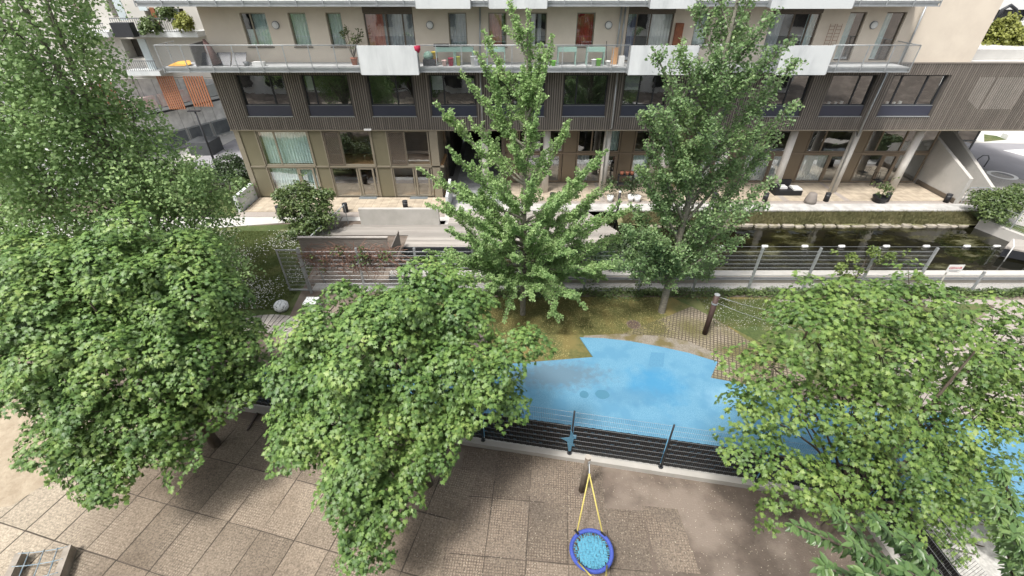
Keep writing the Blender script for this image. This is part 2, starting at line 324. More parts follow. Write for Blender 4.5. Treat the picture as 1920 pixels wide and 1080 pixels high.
sheet('pebble_strip', gp((1095, 630), (1160, 626), (1230, 630), (1290, 640), (1335, 660), (1335, 690), (1200, 670), (1090, 640)), .014, peb)
blue_pts = gp((1087, 634), (1130, 635.5), (1180, 641), (1230, 650), (1290, 663), (1345, 680), (1332, 710), (1365, 716), (1450, 735), (1560, 757), (1700, 768), (1790, 778), (1870, 799), (1960, 815), (2200, 850), (2200, 1040), (1920, 985), (1760, 965), (1640, 985))
blue_pts += [Vector((9.3, 6.72, 0)), Vector((-8.9, 9.86, 0))] + gp((430, 712), (500, 698), (640, 697), (870, 690), (963, 683), (1112, 671))
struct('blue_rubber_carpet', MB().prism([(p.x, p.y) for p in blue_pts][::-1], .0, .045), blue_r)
bs = F(1237, 672, 12)
q = gp((1220, 662), (1246, 664), (1243, 690), (1215, 689))
sheet('blue_patch', q, .05, mat('blue_patch_m', (.09, .235, .36), (.065, .19, .30), 20, .8))
sheet('white_gravel_yard', gp((1640, 985), (1760, 965), (1920, 985), (2300, 1050), (2300, 1500), (1760, 1300)), .016, mat('white_yard', (.55, .535, .51), (.36, .35, .33), 12, .9))
# rubber mats of the play yard, laid loosely so that the joints wander
matm = [dotmat('ring_mat', (.325, .27, .21), (.195, .158, .122), .066, R(13.5), .2, dirt=(.185, .148, .112), sand=(.40, .345, .27), sandx=-10.2),
        dotmat('ring_mat_right', (.265, .215, .168), (.145, .115, .09), .066, R(5), .3, dirt=(.15, .124, .10))]
[island_var(m_, .82, 1.14) for m_ in matm]
fence_y = lambda x: 8.28 - .175 * x
def lay_mats(name, o, ang, nx, ny, w, h, m, keep):
    mb = MB(); ca, sa = math.cos(ang), math.sin(ang)
    for i in range(nx[0], nx[1]):
        for j in range(ny[0], ny[1]):
            cx = o[0] + i*w*ca - j*h*sa; cy = o[1] + i*w*sa + j*h*ca
            if not keep(cx, cy): continue
            a = ang + random.gauss(0, .008); dz = random.uniform(0, .003); zz = .012 + dz
            c, s_ = math.cos(a), math.sin(a); e = .009 + random.uniform(0, .009)
            P = []
            for u, v in ((-1, -1), (1, -1), (1, 1), (-1, 1)):
                U = u*(w/2-e); V = v*(h/2-e); P.append((cx+U*c-V*s_, cy+U*s_+V*c, zz + random.uniform(0, .006)))
            mb.quad(*P)
    return struct(name, mb, m)
sheet('mat_bedding', [(-17, 10.6), (-16, 3.5), (3.2, 3.5), (3.2, 5.5), (-.5, 7.2), (-8.7, 9.0), (-12, 11)], .006, mat('bedding', (.10, .08, .065), (.055, .045, .036), 5, .95))
lay_mats('rubber_mats', (-8.2+.5, 6.32+.55), R(-14), (-11, 9), (-5, 3), .98, 1.46, matm[0], lambda x, y: y < fence_y(x)-.6 and x < -1.2)
lay_mats('rubber_mats_swing', (-.1, 5.9), R(-5), (-1, 4), (-4, 2), 1.02, 1.5, matm[1], lambda x, y: y < fence_y(x)-.7)
matx = MB().quad((3.5, 4.9, .016), (4.5, 4.8, .016), (4.42, 6.38, .016), (3.5, 6.48, .016)); struct('rubber_mat_edge', matx, matm[1])
# sand heap at the left
sandm = mat('sand', (.40, .335, .25), (.31, .25, .18), 3, .95, bump=.02, bscale=12)
def mound(name, cx, cy, rx, ry, h, m, n=24):
    mb = MB(); rings = 7
    for r in range(rings+1):
        t = r/rings
        for k in range(n):
            a = 2*math.pi*k/n; w = 1+.12*math.sin(3*a+cx)+.07*math.sin(7*a)
            mb.v.append((cx+rx*t*w*math.cos(a), cy+ry*t*w*math.sin(a), h*(math.cos(math.pi*t)+1)/2*(1+.1*math.sin(5*a))-.02*(r == rings)+.01))
    for r in range(rings):
        for k in range(n):
            mb.f.append((r*n+k, r*n+(k+1) % n, (r+1)*n+(k+1) % n, (r+1)*n+k))
    o = obj(name, mb, m, smooth=True); o['kind'] = 'structure'; return o
p = G(0, 650); mound('sand_heap', p.x, p.y, 2.2, 1.9, .5, sandm)
sheet('sand', [G(-500, 600), G(-60, 610), G(50, 690), G(60, 800), G(130, 880), G(20, 950), G(-600, 1000)], .02, sandm)

# water
wm = bpy.data.materials.new('pond_water'); wm.use_nodes = True; N = wm.node_tree.nodes; L = wm.node_tree.links; b = N['Principled BSDF']
b.inputs['Roughness'].default_value = .04; b.inputs['IOR'].default_value = 1.45; b.inputs['Specular IOR Level'].default_value = .9
ge = N.new('ShaderNodeNewGeometry'); n1 = N.new('ShaderNodeTexNoise'); n1.inputs['Scale'].default_value = .9; n1.inputs['Detail'].default_value = 9; n1.inputs['Roughness'].default_value = .7; mp = N.new('ShaderNodeMapping'); mp.inputs['Scale'].default_value = (.5, 1.2, 1)
L.new(ge.outputs['Position'], mp.inputs[0]); L.new(mp.outputs[0], n1.inputs[0])
r = N.new('ShaderNodeValToRGB'); L.new(n1.outputs[0], r.inputs[0]); e = r.color_ramp.elements
e[0].position = .50; e[0].color = (.006, .006, .003, 1); e[1].position = .76; e[1].color = (.16, .155, .07, 1)
x = e.new(.60); x.color = (.028, .027, .008, 1)
L.new(r.outputs[0], b.inputs['Base Color'])
n2 = N.new('ShaderNodeTexNoise'); n2.inputs['Scale'].default_value = 1.6; n2.inputs['Detail'].default_value = 3; L.new(ge.outputs['Position'], n2.inputs[0]); bp = N.new('ShaderNodeBump'); bp.inputs['Distance'].default_value = .012; L.new(n2.outputs[0], bp.inputs['Height']); L.new(bp.outputs[0], b.inputs['Normal'])
rr = N.new('ShaderNodeMapRange'); rr.inputs[1].default_value = .55; rr.inputs[2].default_value = .66; rr.inputs[3].default_value = .03; rr.inputs[4].default_value = .7; L.new(n1.outputs[0], rr.inputs[0]); L.new(rr.outputs[0], b.inputs['Roughness'])
struct('pond_water', MB().quad((PX0, PY0, -.5), (PX1, PY0, -.5), (PX1, PY1, -.5), (PX0, PY1, -.5)), wm)

# terraces and walkways by the building
tilem = tilemat('terrace_tiles', (.46, .39, .30), (.41, .345, .265), (.24, .2, .15), .5, .5, 0, .018)
greyt = tilemat('grey_slabs', (.36, .37, .38), (.33, .34, .35), (.2, .2, .2), .8, .4, 0, .014, off=.5)
walkt = tilemat('walk_slabs', (.49, .48, .46), (.45, .44, .42), (.3, .29, .275), 1.5, 3.0, 0, .014)
def slab(name, x0, y0, x1, y1, z0, z1, m): return struct(name, MB().box(x0, y0, z0, x1, y1, z1), m)
slab('left_terrace', -15.85, 24.35, -3.9, 26.36, -.1, .05, tilem)
slab('passage_floor', -3.7, 24.4, -.6, 40, -.1, .03, greyt)
slab('right_terrace', -.5, 25.85, 27.0, 28.75, -.1, .05, tilem)
slab('gravel_bed', -.5, 25.45, 27.0, 25.83, -.1, .035, grav_p)
for i, xx in enumerate((5.6, 12.9, 16.9, 20.7)):
    sheet('gravel_joint', [(xx-.12, 25.84), (xx+.28, 25.84), (xx+.1, 28.7), (xx-.1, 28.7)], .056, grav_p)
slab('pond_walkway', -3.5, 24.5, 28.5, 25.43, -.35, .055, walkt)
slab('gravel_bed_left', -16.3, 23.7, -3.9, 24.33, -.1, .03, grav_p)
sheet('left_path', [(-30, 20.2), (-16.5, 22.35), (-12.2, 23.1), (-9.9, 23.2), (-9.9, 23.68), (-30, 23.68)], .02, pale_m)
sheet('ramp_walk', [(-9.8, 23.2), (-3.8, 23.2), (-3.8, 22.2), (-2.4, 22.9), (-2.0, 24.4), (-9.8, 23.69)], .022, conc_l)
# grassy bank of the pond with its stone row
bank = MB(); nb = 60
for i in range(nb):
    x0 = 6.2 + (28-6.2)*i/nb; x1 = 6.2 + (28-6.2)*(i+1)/nb
    bank.quad((x0, 23.55+.06*math.sin(i*1.3), -.42), (x1, 23.55+.06*math.sin((i+1)*1.3), -.42), (x1, 24.49, -.12), (x0, 24.49, -.12))
struct('pond_bank', bank, mat('bank_grass', (.18, .175, .085), (.10, .11, .045), 8, .95, bump=.03, bscale=50, c3=(.26, .23, .14), scale3=1.4))
ORD = 'first second third fourth fifth sixth seventh eighth ninth tenth eleventh twelfth thirteenth fourteenth fifteenth sixteenth seventeenth eighteenth nineteenth twentieth twenty-first twenty-second twenty-third twenty-fourth twenty-fifth twenty-sixth twenty-seventh twenty-eighth twenty-ninth thirtieth thirty-first thirty-second thirty-third thirty-fourth thirty-fifth thirty-sixth'.split()
stone_m = mat('bank_stone', (.40, .36, .30), (.26, .235, .19), 3, .9, c3=(.2, .18, .12), scale3=2)
xx = 8.0; k = 0
while xx < 26.5:
    w = random.uniform(.45, .8); mb = MB(); y = 23.5 + random.gauss(0, .05)
    prof = [(xx+.02, y-.14), (xx+w*.5, y-.17-random.uniform(0, .04)), (xx+w-.03, y-.12), (xx+w-.02, y+.12), (xx+w*.45, y+.16), (xx+.03, y+.1)]
    n0 = len(mb.v); mb.prism(prof, -.52, -.40+random.uniform(-.04, .06))
    o = obj('edging_stone', mb, stone_m)
    tag(o, ORD[k] + ' flat pale stone from the left in the row along the far pond bank', 'stone', 'edging stones along the pond bank')
    xx += w + random.uniform(.0, .12); k += 1
# deck over the pond
dk = MB(); dx0, dx1 = -11.0, 5.7
pts_back = 22.75
yb = 20.2; i = 0
def deck_x(y):  # ends of the boards
    xl = -10.4 if y < 21.6 else -10.4 + (y-21.6)*1.5
    xr = 4.9 + (y-yb)*.62 if y < 21.7 else 5.85 - (y-21.7)*.55
    if y > 22.7: xl = -3.6
    return xl, xr
y = yb
while y < 24.3:
    xl, xr = deck_x(y)
    if y < 21.4: xl = -5.6
    if y > 23.9: xr = min(xr, 5.0)
    dk.box(xl, y, .02, xr, y+.128, .06); y += .14
_n = deckwood.node_tree.nodes; _b = _n['Principled BSDF']; _src = _b.inputs['Base Color'].links[0].from_socket; _g = _n.new('ShaderNodeNewGeometry'); _mr = _n.new('ShaderNodeMapRange'); _mr.inputs[3].default_value = .66; _mr.inputs[4].default_value = 1.12
deckwood.node_tree.links.new(_g.outputs['Random Per Island'], _mr.inputs[0]); _mx = _n.new('ShaderNodeMix'); _mx.data_type = 'RGBA'; _mx.blend_type = 'MULTIPLY'; _mx.inputs[0].default_value = 1
deckwood.node_tree.links.new(_src, _mx.inputs[6]); deckwood.node_tree.links.new(_mr.outputs[0], _mx.inputs[7]); deckwood.node_tree.links.new(_mx.outputs[2], _b.inputs['Base Color'])
deck = thing('timber_deck', (0, 21, 0), 'weathered grey timber deck reaching out over the dark pond', 'deck')
obj('boards', dk, deckwood, deck)
obj('edge_beam', MB().box(-5.6, yb-.12, -.28, 4.9, yb-.005, .055), anthr, deck)
for xs in (-5.3, -3.2, -1.1, 1.0, 3.1, 4.7):
    obj('support', MB().box(xs-.06, yb+.1, -1.2, xs+.06, yb+.22, .02), anthr, deck)
# parapet wall between ramp and deck
w = thing('parapet_wall', (-6.5, 22.8, 0), 'low bare concrete wall in front of the left terrace', 'wall')
obj('wall_body', MB().box(-8.45, 22.62, 0, -4.05, 22.84, 1.02), concrete, w)
w = thing('pond_wall', (10, 17.1, 0), 'long low concrete wall with grey cap along the near edge of the pond', 'wall')
obj('wall_body', MB().box(-5.6, 16.99, 0, 33, 17.3, .36), mat('block_wall', (.40, .36, .31), (.33, .295, .25), 2, .9, c3=(.36, .33, .29), scale3=.6), w)
obj('cap', MB().box(-5.6, 17.02, .364, 33, 17.42, .42), concrete, w)
obj('rail', MB().box(-5.6, 16.9, .25, 33, 16.985, .335), steel_d, w)

# ---------------------------------------------------------------- main building
BY = 26.4
bld = thing('apartment_building', (4, BY, 0), 'long apartment block with beige upper storey, ribbed brown band and bronze glazed ground floor', 'building')
def holes_wall(mb, x0, x1, z0, z1, Y, holes, depth=.25):
    xs = sorted({x0, x1, *[h[0] for h in holes], *[h[1] for h in holes]}); zs = sorted({z0, z1, *[h[2] for h in holes], *[h[3] for h in holes]})
    for i in range(len(xs)-1):
        for j in range(len(zs)-1):
            cx = (xs[i]+xs[i+1])/2; cz = (zs[j]+zs[j+1])/2
            if any(h[0] < cx < h[1] and h[2] < cz < h[3] for h in holes): continue
            if not (x0 < cx < x1 and z0 < cz < z1): continue
            mb.quad((xs[i], Y, zs[j]), (xs[i+1], Y, zs[j]), (xs[i+1], Y, zs[j+1]), (xs[i], Y, zs[j+1]))
    for a, b_, c, d in holes:
        y2 = Y+depth
        mb.quad((a, Y, c), (a, Y, d), (a, y2, d), (a, y2, c)); mb.quad((b_, Y, d), (b_, Y, c), (b_, y2, c), (b_, y2, d))
        mb.quad((a, Y, d), (b_, Y, d), (b_, y2, d), (a, y2, d)); mb.quad((b_, Y, c), (a, Y, c), (a, y2, c), (b_, y2, c))
    return mb
def frame_mb(mb, x0, x1, z0, z1, Y, t=.06, d=.07, mull=()):
    mb.box(x0, Y, z0, x0+t, Y+d, z1); mb.box(x1-t, Y, z0, x1, Y+d, z1)
    mb.box(x0+t, Y, z1-t, x1-t, Y+d, z1); mb.box(x0+t, Y, z0, x1-t, Y+d, z0+t)
    for m_ in mull: mb.box(m_-t*.6, Y-.004, z0+t, m_+t*.6, Y+d-.004, z1-t)
    return mb
def curtain_mb(x0, x1, z0, z1, Y, amp=.03, per=.16):
    mb = MB(); n = max(4, int((x1-x0)/per*4)); P = []
    ph = random.uniform(0, 6)
    for i in range(n+1):
        x = x0+(x1-x0)*i/n; P.append((x, Y+amp*math.sin(2*math.pi*x/per+ph+.7*math.sin(x*5))))
    for i in range(n): mb.quad((P[i][0], P[i][1], z0), (P[i+1][0], P[i+1][1], z0), (P[i+1][0], P[i+1][1], z1), (P[i][0], P[i][1], z1))
    return mb
cur_teal = mat('curtain_teal', (.62, .76, .76), (.50, .64, .65), 3, .9); cur_white = mat('curtain_white', (.85, .86, .84), (.7, .72, .71), 3, .9)
cur_grey = mat('curtain_grey', (.50, .53, .56), (.38, .41, .44), 3, .9); cur_red = mat('curtain_red', (.70, .30, .22), (.55, .2, .15), 3, .9)
cur_dred = mat('curtain_dark_red', (.50, .02, .035), (.36, .012, .02), 1.5, .6); cur_blue = mat('curtain_blue', (.22, .25, .38), None, 3, .9)
blind_m = mat('blind_pale', (.80, .88, .86), (.70, .80, .78), 2, .7)
wood_int = mat('wood_floor_inside', (.33, .2, .1), None, 3, .6)
U1, U2 = 7.72, 10.4
UW = [ # x0,x1,z0,z1,mullions,curtain list (x0frac,x1frac,mat,zfrac)
 (-13.72, -12.42, 8.47, 9.98, [-13.25], [(0, 1, blind_m, 0, .5), (.36, 1, cur_teal, .3, 1)]),
 (-11.3, -10.4, 8.47, 9.98, [], [(0, 1, blind_m, 0, 1)]),
 (-9.4, -8.62, 8.47, 9.98, [], [(0, 1, blind_m, 0, 1)]),
 (-7.5, -5.0, 7.76, 9.96, [-6.4, -5.55], [(0, .36, cur_red, 0, 1), (.36, .44, cur_grey, 0, 1), (.46, 1, cur_grey, 0, 1)]),
 (-3.24, -2.3, 8.47, 9.98, [], [(0, 1, cur_grey, 0, 1)]),
 (-1.2, -.28, 8.47, 9.98, [], [(0, .75, cur_red, 0, 1)]),
 (.92, 1.78, 8.47, 9.98, [], [(0, .3, cur_white, 0, 1), (.45, .7, cur_grey, 0, 1)]),
 (3.28, 4.22, 8.47, 9.98, [], [(0, 1, cur_dred, 0, 1)]),
 (5.85, 8.2, 7.76, 9.96, [6.35, 7.05], [(0, .2, cur_blue, 0, 1), (.5, 1, cur_white, 0, 1)]),
 (9.3, 10.1, 8.47, 9.98, [], [(0, 1, blind_m, 0, 1)]),
 (11.2, 12.0, 8.47, 9.98, [], [(0, .6, cur_grey, 0, 1)]),
 (13.1, 15.6, 7.76, 9.96, [14.3, 15.1], [(.8, 1, cur_teal, 0, 1), (0, .3, cur_grey, 0, 1)]),
 (17.0, 17.86, 7.8, 10.0, [], [(0, .6, cur_teal, 0, 1)]),
 (18.85, 19.86, 7.8, 10.0, [], [(0, .5, cur_teal, 0, 1)])]
up = [list(w_[:4]) for w_ in UW]
mbw = holes_wall(MB(), -15.75, 24.35, 7.73, 10.55, BY+.02, up, .2)
mbw.box(-15.75, BY+.6, 7.73, -15.7, 38, 10.55); mbw.quad((24.35, BY+.02, 7.73), (24.35, 38, 7.73), (24.35, 38, 10.55), (24.35, BY+.02, 10.55)); mbw.quad((-15.75, 38, 7.73), (-15.75, BY+.02, 7.73), (-15.75, BY+.02, 10.55), (-15.75, 38, 10.55))
obj('upper_wall', mbw, plaster, bld)
obj('upper_storeys', MB().box(-15.75, BY+.02, 10.55, 24.35, 38, 16.5), plaster, bld)
obj('room_wall', MB().box(-15.6, BY+.95, 7.7, 24.2, BY+1.0, 10.5), roomm, bld)
def window(x0, x1, z0, z1, Y, mull, curt, frm, gl=glass, sill=None, t=.055, extra=None):
    wdw = obj('window', frame_mb(MB(), x0, x1, z0, z1, Y, t, .07, mull), frm, bld)
    obj('pane', MB().quad((x0+t*.6, Y+.035, z0+t*.6), (x1-t*.6, Y+.035, z0+t*.6), (x1-t*.6, Y+.035, z1-t*.6), (x0+t*.6, Y+.035, z1-t*.6)), gl, wdw)
    for a, b_, m_, c, d in curt:
        W_ = x1-x0; H_ = z1-z0
        obj('curtain', curtain_mb(x0+.05+(W_-.1)*a, x0+.05+(W_-.1)*b_, z0+.05+(H_-.1)*c, z0+.05+(H_-.1)*d, Y+.17), m_, wdw)
    if sill: obj('sill', MB().box(x0-.04, BY-.05, z0-.06, x1+.04, Y, z0-.003), sill, wdw)
    return wdw
for x0, x1, z0, z1, mu, cu in UW:
    wd = window(x0, x1, z0, z1, BY+.12, mu, cu, brown_fr if z0 < 8 else bronze_fr, sill=brown_fr if z0 > 8 else None)
for x0, x1 in ((-7.5, -5.0), (5.85, 8.2), (13.1, 15.6)):
    obj('blind_box', MB().box(x0, BY-.01, 9.965, x1, BY+.1, 10.3), brown_fr, bld)
for px in (517, 806, 1141, 1638):
    p = F(px, 47, BY); l_ = obj('wall_lamp', MB().tube([(p.x, BY+.02, p.z), (p.x, BY-.09, p.z)], [.17, .15], 20), white, bld, True)
    obj('lamp_rim', MB().tube([(p.x, BY+.02, p.z), (p.x, BY-.05, p.z)], .185, 20), steel_d, l_)
# ribbed band with its windows
CW = [(-14.9, -12.4, [-13.2]), (-11.4, -8.92, [-10.85]), (-7.85, -5.42, [-6.35]), (-4.5, -2.0, [-3.75]), (-1.1, 1.8, [-.4, .95]), (2.84, 5.22, [3.55]), (6.12, 8.5, [7.0, 7.8]),
      (9.7, 12.1, [10.5]), (13.75, 16.22, [15.2]), (17.34, 19.72, [18.9]), (20.64, 23.56, [21.2, 22.6])]
Z0, ZS, ZT, ZB = 4.98, 5.52, 7.1, 4.22
CL, CR = -16.2, 36.0
hl = [(a, b_, Z0, ZT) for a, b_, _ in CW]
mb = holes_wall(MB(), CL, CR, ZB, 7.72, BY, hl, .3)
obj('cladding_base', mb, clad_dark, bld)
mb = MB(); x = CL+.03; i = 0
while x < CR:
    segs = [(ZB, 7.66)]
    for a, b_, c, d in hl:
        if a-.04 < x+.05 and x < b_+.04: segs = [(ZB, c-.05), (d+.02, 7.66)]
    for c, d in segs: mb.box(x, BY-.045, c, x+.062, BY-.002, d)
    x += .125
obj('cladding_ribs', mb, clad, bld)
obj('cladding_trim', MB().box(CL, BY-.07, ZB-.05, CR, BY+.05, ZB), bronze_fr, bld)
obj('cladding_top', MB().box(CL, BY-.06, 7.665, CR, BY+.3, 7.72), clad, bld)
obj('side_wall', MB().box(CL, BY+.01, ZB, CL+.04, 38, 7.7), clad, bld)
obj('band_soffit', MB().box(CL, BY+.05, ZB+.002, CR, 38, ZB+.08), mat('soffit', (.3, .28, .25)), bld)
obj('band_room_wall', MB().box(CL+.1, BY+1.4, ZB+.1, 24.5, BY+1.45, 7.6), roomm, bld)
obj('annex_roof', MB().box(24.4, BY+.06, 7.62, CR, 40, 7.71), conc_l, bld)
obj('roof_kerb', MB().extr([(24.6, 27.4, 7.72), (36, 27.4, 7.72), (36, 27.4, 8.2), (24.6, 27.4, 8.2)], (0, .3, 0)), conc_l, bld)
desk = [(-12.9, .5), (-9.6, .6), (3.6, .4), (21.8, .7)]
for k, (a, b_, mu) in enumerate(CW):
    wd = obj('window', frame_mb(MB(), a, b_, ZS, ZT, BY+.14, .06, .07, mu), anthr, bld)
    obj('pane', MB().quad((a+.03, BY+.175, ZS+.03), (b_-.03, BY+.175, ZS+.03), (b_-.03, BY+.175, ZT-.03), (a+.03, BY+.175, ZT-.03)), glass, wd)
    obj('spandrel', MB().box(a, BY+.06, Z0, b_, BY+.1, ZS-.01), slate, wd)
    obj('sill', MB().box(a-.03, BY-.07, Z0-.045, b_+.03, BY+.06, Z0-.003), steel, wd)
    obj('sash_sill', MB().box(a, BY+.05, ZS-.008, b_, BY+.14, ZS+.02), steel_d, wd)
    if k in (1, 3, 6): obj('blind', MB().box(a+.1, BY+.3, 6.3, mu[0], BY+.31, ZT), cur_grey, wd)
    if k in (9, 4, 10): obj('pot_row', MB().box(a+.5, BY+.35, ZS, a+.62, BY+.45, ZS+.14).box(a+.9, BY+.35, ZS, a+1.0, BY+.45, ZS+.12).box(a+1.2, BY+.35, ZS, a+1.34, BY+.45, ZS+.16), white, wd)
# screened openings at the right end: bright background showing through painted as pale slats
scr = mat('screen_pale', (.36, .34, .31), None, 3, .6)
for x0, x1, z0, z1 in ((25.2, 28.0, 5.35, 7.0), (29.2, 31.5, 5.35, 7.0)):
    mb = MB(); x = CL+.03+.125*math.ceil((x0-CL)/.125)
    while x < x1: 
        if not (x0+(x1-x0)*.32 < x < x0+(x1-x0)*.4): mb.box(x-.058, BY-.02, z0+.55*max(0, min(1, (x0+.9-x)/.9)), x-.006, BY-.003, z1)
        x += .125
    obj('backlit_slats', mb, scr, bld)
# drainpipes
def pipe(pts, r=.045): return obj('drainpipe', MB().tube(pts, r, 8), steel, bld, True)
pipe([F(900, 14, 26.3), F(900, 134, 26.3)]); pipe([F(1158, 134, 26.25), F(1147, 240, 26.25), (5.62, 27.0, 4.0), (5.7, 27.0, .1)])
pipe([(5.45, 26.3, 7.75), (5.45, 26.3, 10.4)]); pipe([(5.65, 26.3, 7.75), (5.65, 26.3, 10.4)])
pipe([F(1666, 131, 26.25), F(1608, 256, 26.25), (20.3, 26.95, 4.0), (20.35, 26.95, .1)]); pipe([(20.55, 26.3, 7.75), (20.55, 26.3, 10.4)])
pipe([F(900, 134, 26.25), F(905, 240, 26.25)], .035); pipe([F(972, 134, 26.25), F(978, 240, 26.25)], .035)
# ground floor, left part, flush with the band
GH = ZB-.05
def X(px, py, Y=BY): return F(px, py, Y).x
zmid = 2.02
lpanels = [(440, 478, 250, 'p'), (478, 576, 250, 'w', 511), (576, 600, 250, 'p'), (600, 694, 250, 'g', 634), (694, 722, 250, 'p'), (722, 803, 250, 'g', 756)]
obj('pier', MB().box(-16.1, BY+.02, 0, X(447, 250), 38, GH), bronze_fr, bld)
obj('rear_body', MB().box(-16.0, 30, 0, -4.1, 38, GH), roomm, bld)
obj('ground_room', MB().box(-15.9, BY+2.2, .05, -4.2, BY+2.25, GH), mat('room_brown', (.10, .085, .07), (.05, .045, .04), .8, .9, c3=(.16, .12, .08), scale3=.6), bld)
obj('room_floor', MB().box(-15.9, BY+.3, .02, -4.2, BY+2.2, .06), wood_int, bld)
obj('room_ceiling', MB().box(-15.9, BY+.3, zmid-.1, -4.2, BY+2.2, zmid+.05), wood_int, bld)
obj('transom', MB().box(X(447, 250), BY-.0, zmid-.04, -4.1, BY+.12, zmid+.04), bronze_fr, bld)
def glazed(x0, x1, z0, z1, Y, mull, curt, door=None, grille=None, frm=bronze_fr, gl=glass, t=.07):
    wd = obj('glazing', frame_mb(MB(), x0, x1, z0, z1, Y, t, .09, mull), frm, bld)
    obj('pane', MB().quad((x0+.04, Y+.045, z0+.04), (x1-.04, Y+.045, z0+.04), (x1-.04, Y+.045, z1-.04), (x0+.04, Y+.045, z1-.04)), gl, wd)
    for a, b_, m_ in curt: obj('curtain', curtain_mb(x0+.08+(x1-x0-.16)*a, x0+.08+(x1-x0-.16)*b_, z0+.06, z1-.06, Y+.25, .035, .17), m_, wd)
    if door:
        dd = obj('door', frame_mb(MB(), door[0], door[1], z0+.02, z1-.02, Y-.03, .11, .07), frm, wd)
    if grille:
        mb = MB(); a, b_ = grille; n = int((b_-a)/.12)
        frame_mb(mb, a, b_, z0+.04, z1-.04, Y-.035, .06, .04)
        h = z1-z0-.16; w_ = b_-a-.12; st = .11
        k = -h
        while k < w_:
            for sg in (1, -1):
                # clipped diagonals
                p0 = max(0, k); p1 = min(w_, k+h)
                if p1 > p0+.02:
                    za, zb = (p0-k, p1-k)
                    if sg < 0: za, zb = h-za, h-zb
                    mb.bar((a+.06+p0, Y-.018, z0+.08+za), (a+.06+p1, Y-.018, z0+.08+zb), .012)
            k += st
        obj('grille', mb, brown_fr, wd)
    return wd
Yf = BY+.06
xp = [X(447, 250), X(478, 250), X(576, 250), X(602, 250), X(694, 250), X(723, 250), X(803, 250)]
for a, b_ in ((xp[0], xp[1]), (xp[2], xp[3]), (xp[4], xp[5])):
    pn = obj('bronze_panel', MB().box(a, Yf, zmid+.045, b_, Yf+.05, GH-.02).box(a, Yf, .06, b_, Yf+.05, zmid-.045), bronze, bld)
    obj('panel_rib', MB().box(a-.03, BY+.0, .06, a+.03, BY+.1, GH-.02).box(b_-.03, BY+.0, .06, b_+.03, BY+.1, GH-.02), bronze_fr, pn)
E_ = .04
glazed(xp[1]+E_, xp[2]-E_, zmid+.05, GH-.03, Yf, [X(511, 250)], [(0, 1, cur_teal)])
glazed(xp[1]+E_, xp[2]-E_, .07, zmid-.05, Yf, [X(554, 310)], [(0, 1, cur_teal)], door=(X(556, 310), X(585, 310)))
glazed(xp[3]+E_, xp[4]-E_, zmid+.05, GH-.03, Yf, [X(634, 250)], [], grille=(xp[3]+.06, X(634, 250)))
glazed(xp[3]+E_, xp[4]-E_, .07, zmid-.05, Yf, [X(666, 310)], [], door=(X(669, 310), X(698, 310)))
glazed(xp[5]+E_, xp[6]-E_, zmid+.05, GH-.03, Yf, [X(756, 250)], [], grille=(xp[5]+.06, X(756, 250)))
glazed(xp[5]+E_, xp[6]-E_, .07, zmid-.05, Yf, [X(773, 310)], [], door=(X(776, 310), X(803, 310)))
obj('passage_pier', MB().box(xp[6]+.02, BY+.0, 0, xp[6]+.5, 38, GH), bronze_fr, bld)
# ground floor, recessed part
GY = 28.8
px_l, px_r = -.6, 27.05
obj('passage_wall', MB().box(-.65, BY+1.6, 0, -.45, 38, GH), brown_fr, bld)
obj('passage_back', MB().box(-3.9, 37.5, 0, -.4, 37.8, GH), roomm, bld)
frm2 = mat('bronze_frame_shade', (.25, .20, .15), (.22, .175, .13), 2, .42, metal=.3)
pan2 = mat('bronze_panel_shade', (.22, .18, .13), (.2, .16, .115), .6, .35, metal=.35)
mods = [-.45, 3.3, 6.95, 10.6, 14.3, 18.05, 21.8, 27.05]
cur_sets = [[], [(0, .3, cur_grey)], [(0, .4, cur_teal)], [(.3, 1, cur_teal)], [(0, 1, cur_white)], [(0, .62, cur_white)], []]
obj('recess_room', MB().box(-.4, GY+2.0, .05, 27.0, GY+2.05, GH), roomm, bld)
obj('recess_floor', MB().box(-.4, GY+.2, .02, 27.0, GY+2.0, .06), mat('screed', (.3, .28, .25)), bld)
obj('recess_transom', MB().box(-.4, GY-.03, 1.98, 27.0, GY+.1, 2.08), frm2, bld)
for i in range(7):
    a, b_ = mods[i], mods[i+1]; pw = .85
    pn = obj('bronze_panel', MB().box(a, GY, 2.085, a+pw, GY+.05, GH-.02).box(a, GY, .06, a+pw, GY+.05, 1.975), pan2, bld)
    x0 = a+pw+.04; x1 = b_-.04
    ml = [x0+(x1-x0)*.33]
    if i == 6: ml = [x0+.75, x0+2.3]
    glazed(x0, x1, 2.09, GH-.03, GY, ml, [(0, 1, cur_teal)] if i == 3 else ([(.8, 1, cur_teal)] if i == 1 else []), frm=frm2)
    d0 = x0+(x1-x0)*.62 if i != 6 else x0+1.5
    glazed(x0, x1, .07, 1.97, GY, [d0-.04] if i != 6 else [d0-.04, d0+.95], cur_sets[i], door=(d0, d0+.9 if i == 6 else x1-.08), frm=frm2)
cols_x = [-1.66, 2.1, 5.75, 9.35, 13.05, 16.85, 20.6, 24.35]
for x in cols_x[0:]:
    obj('column', MB().lathe((x, 27.25, 0), [(.215, 0), (.215, GH)], 20), colm, bld, True)
obj('soffit_lamp', MB().box(X(683, 242, 26.3)-.0, 26.2, 4.22, X(693, 242, 26.3)+.1, 26.33, 4.3), white, bld)
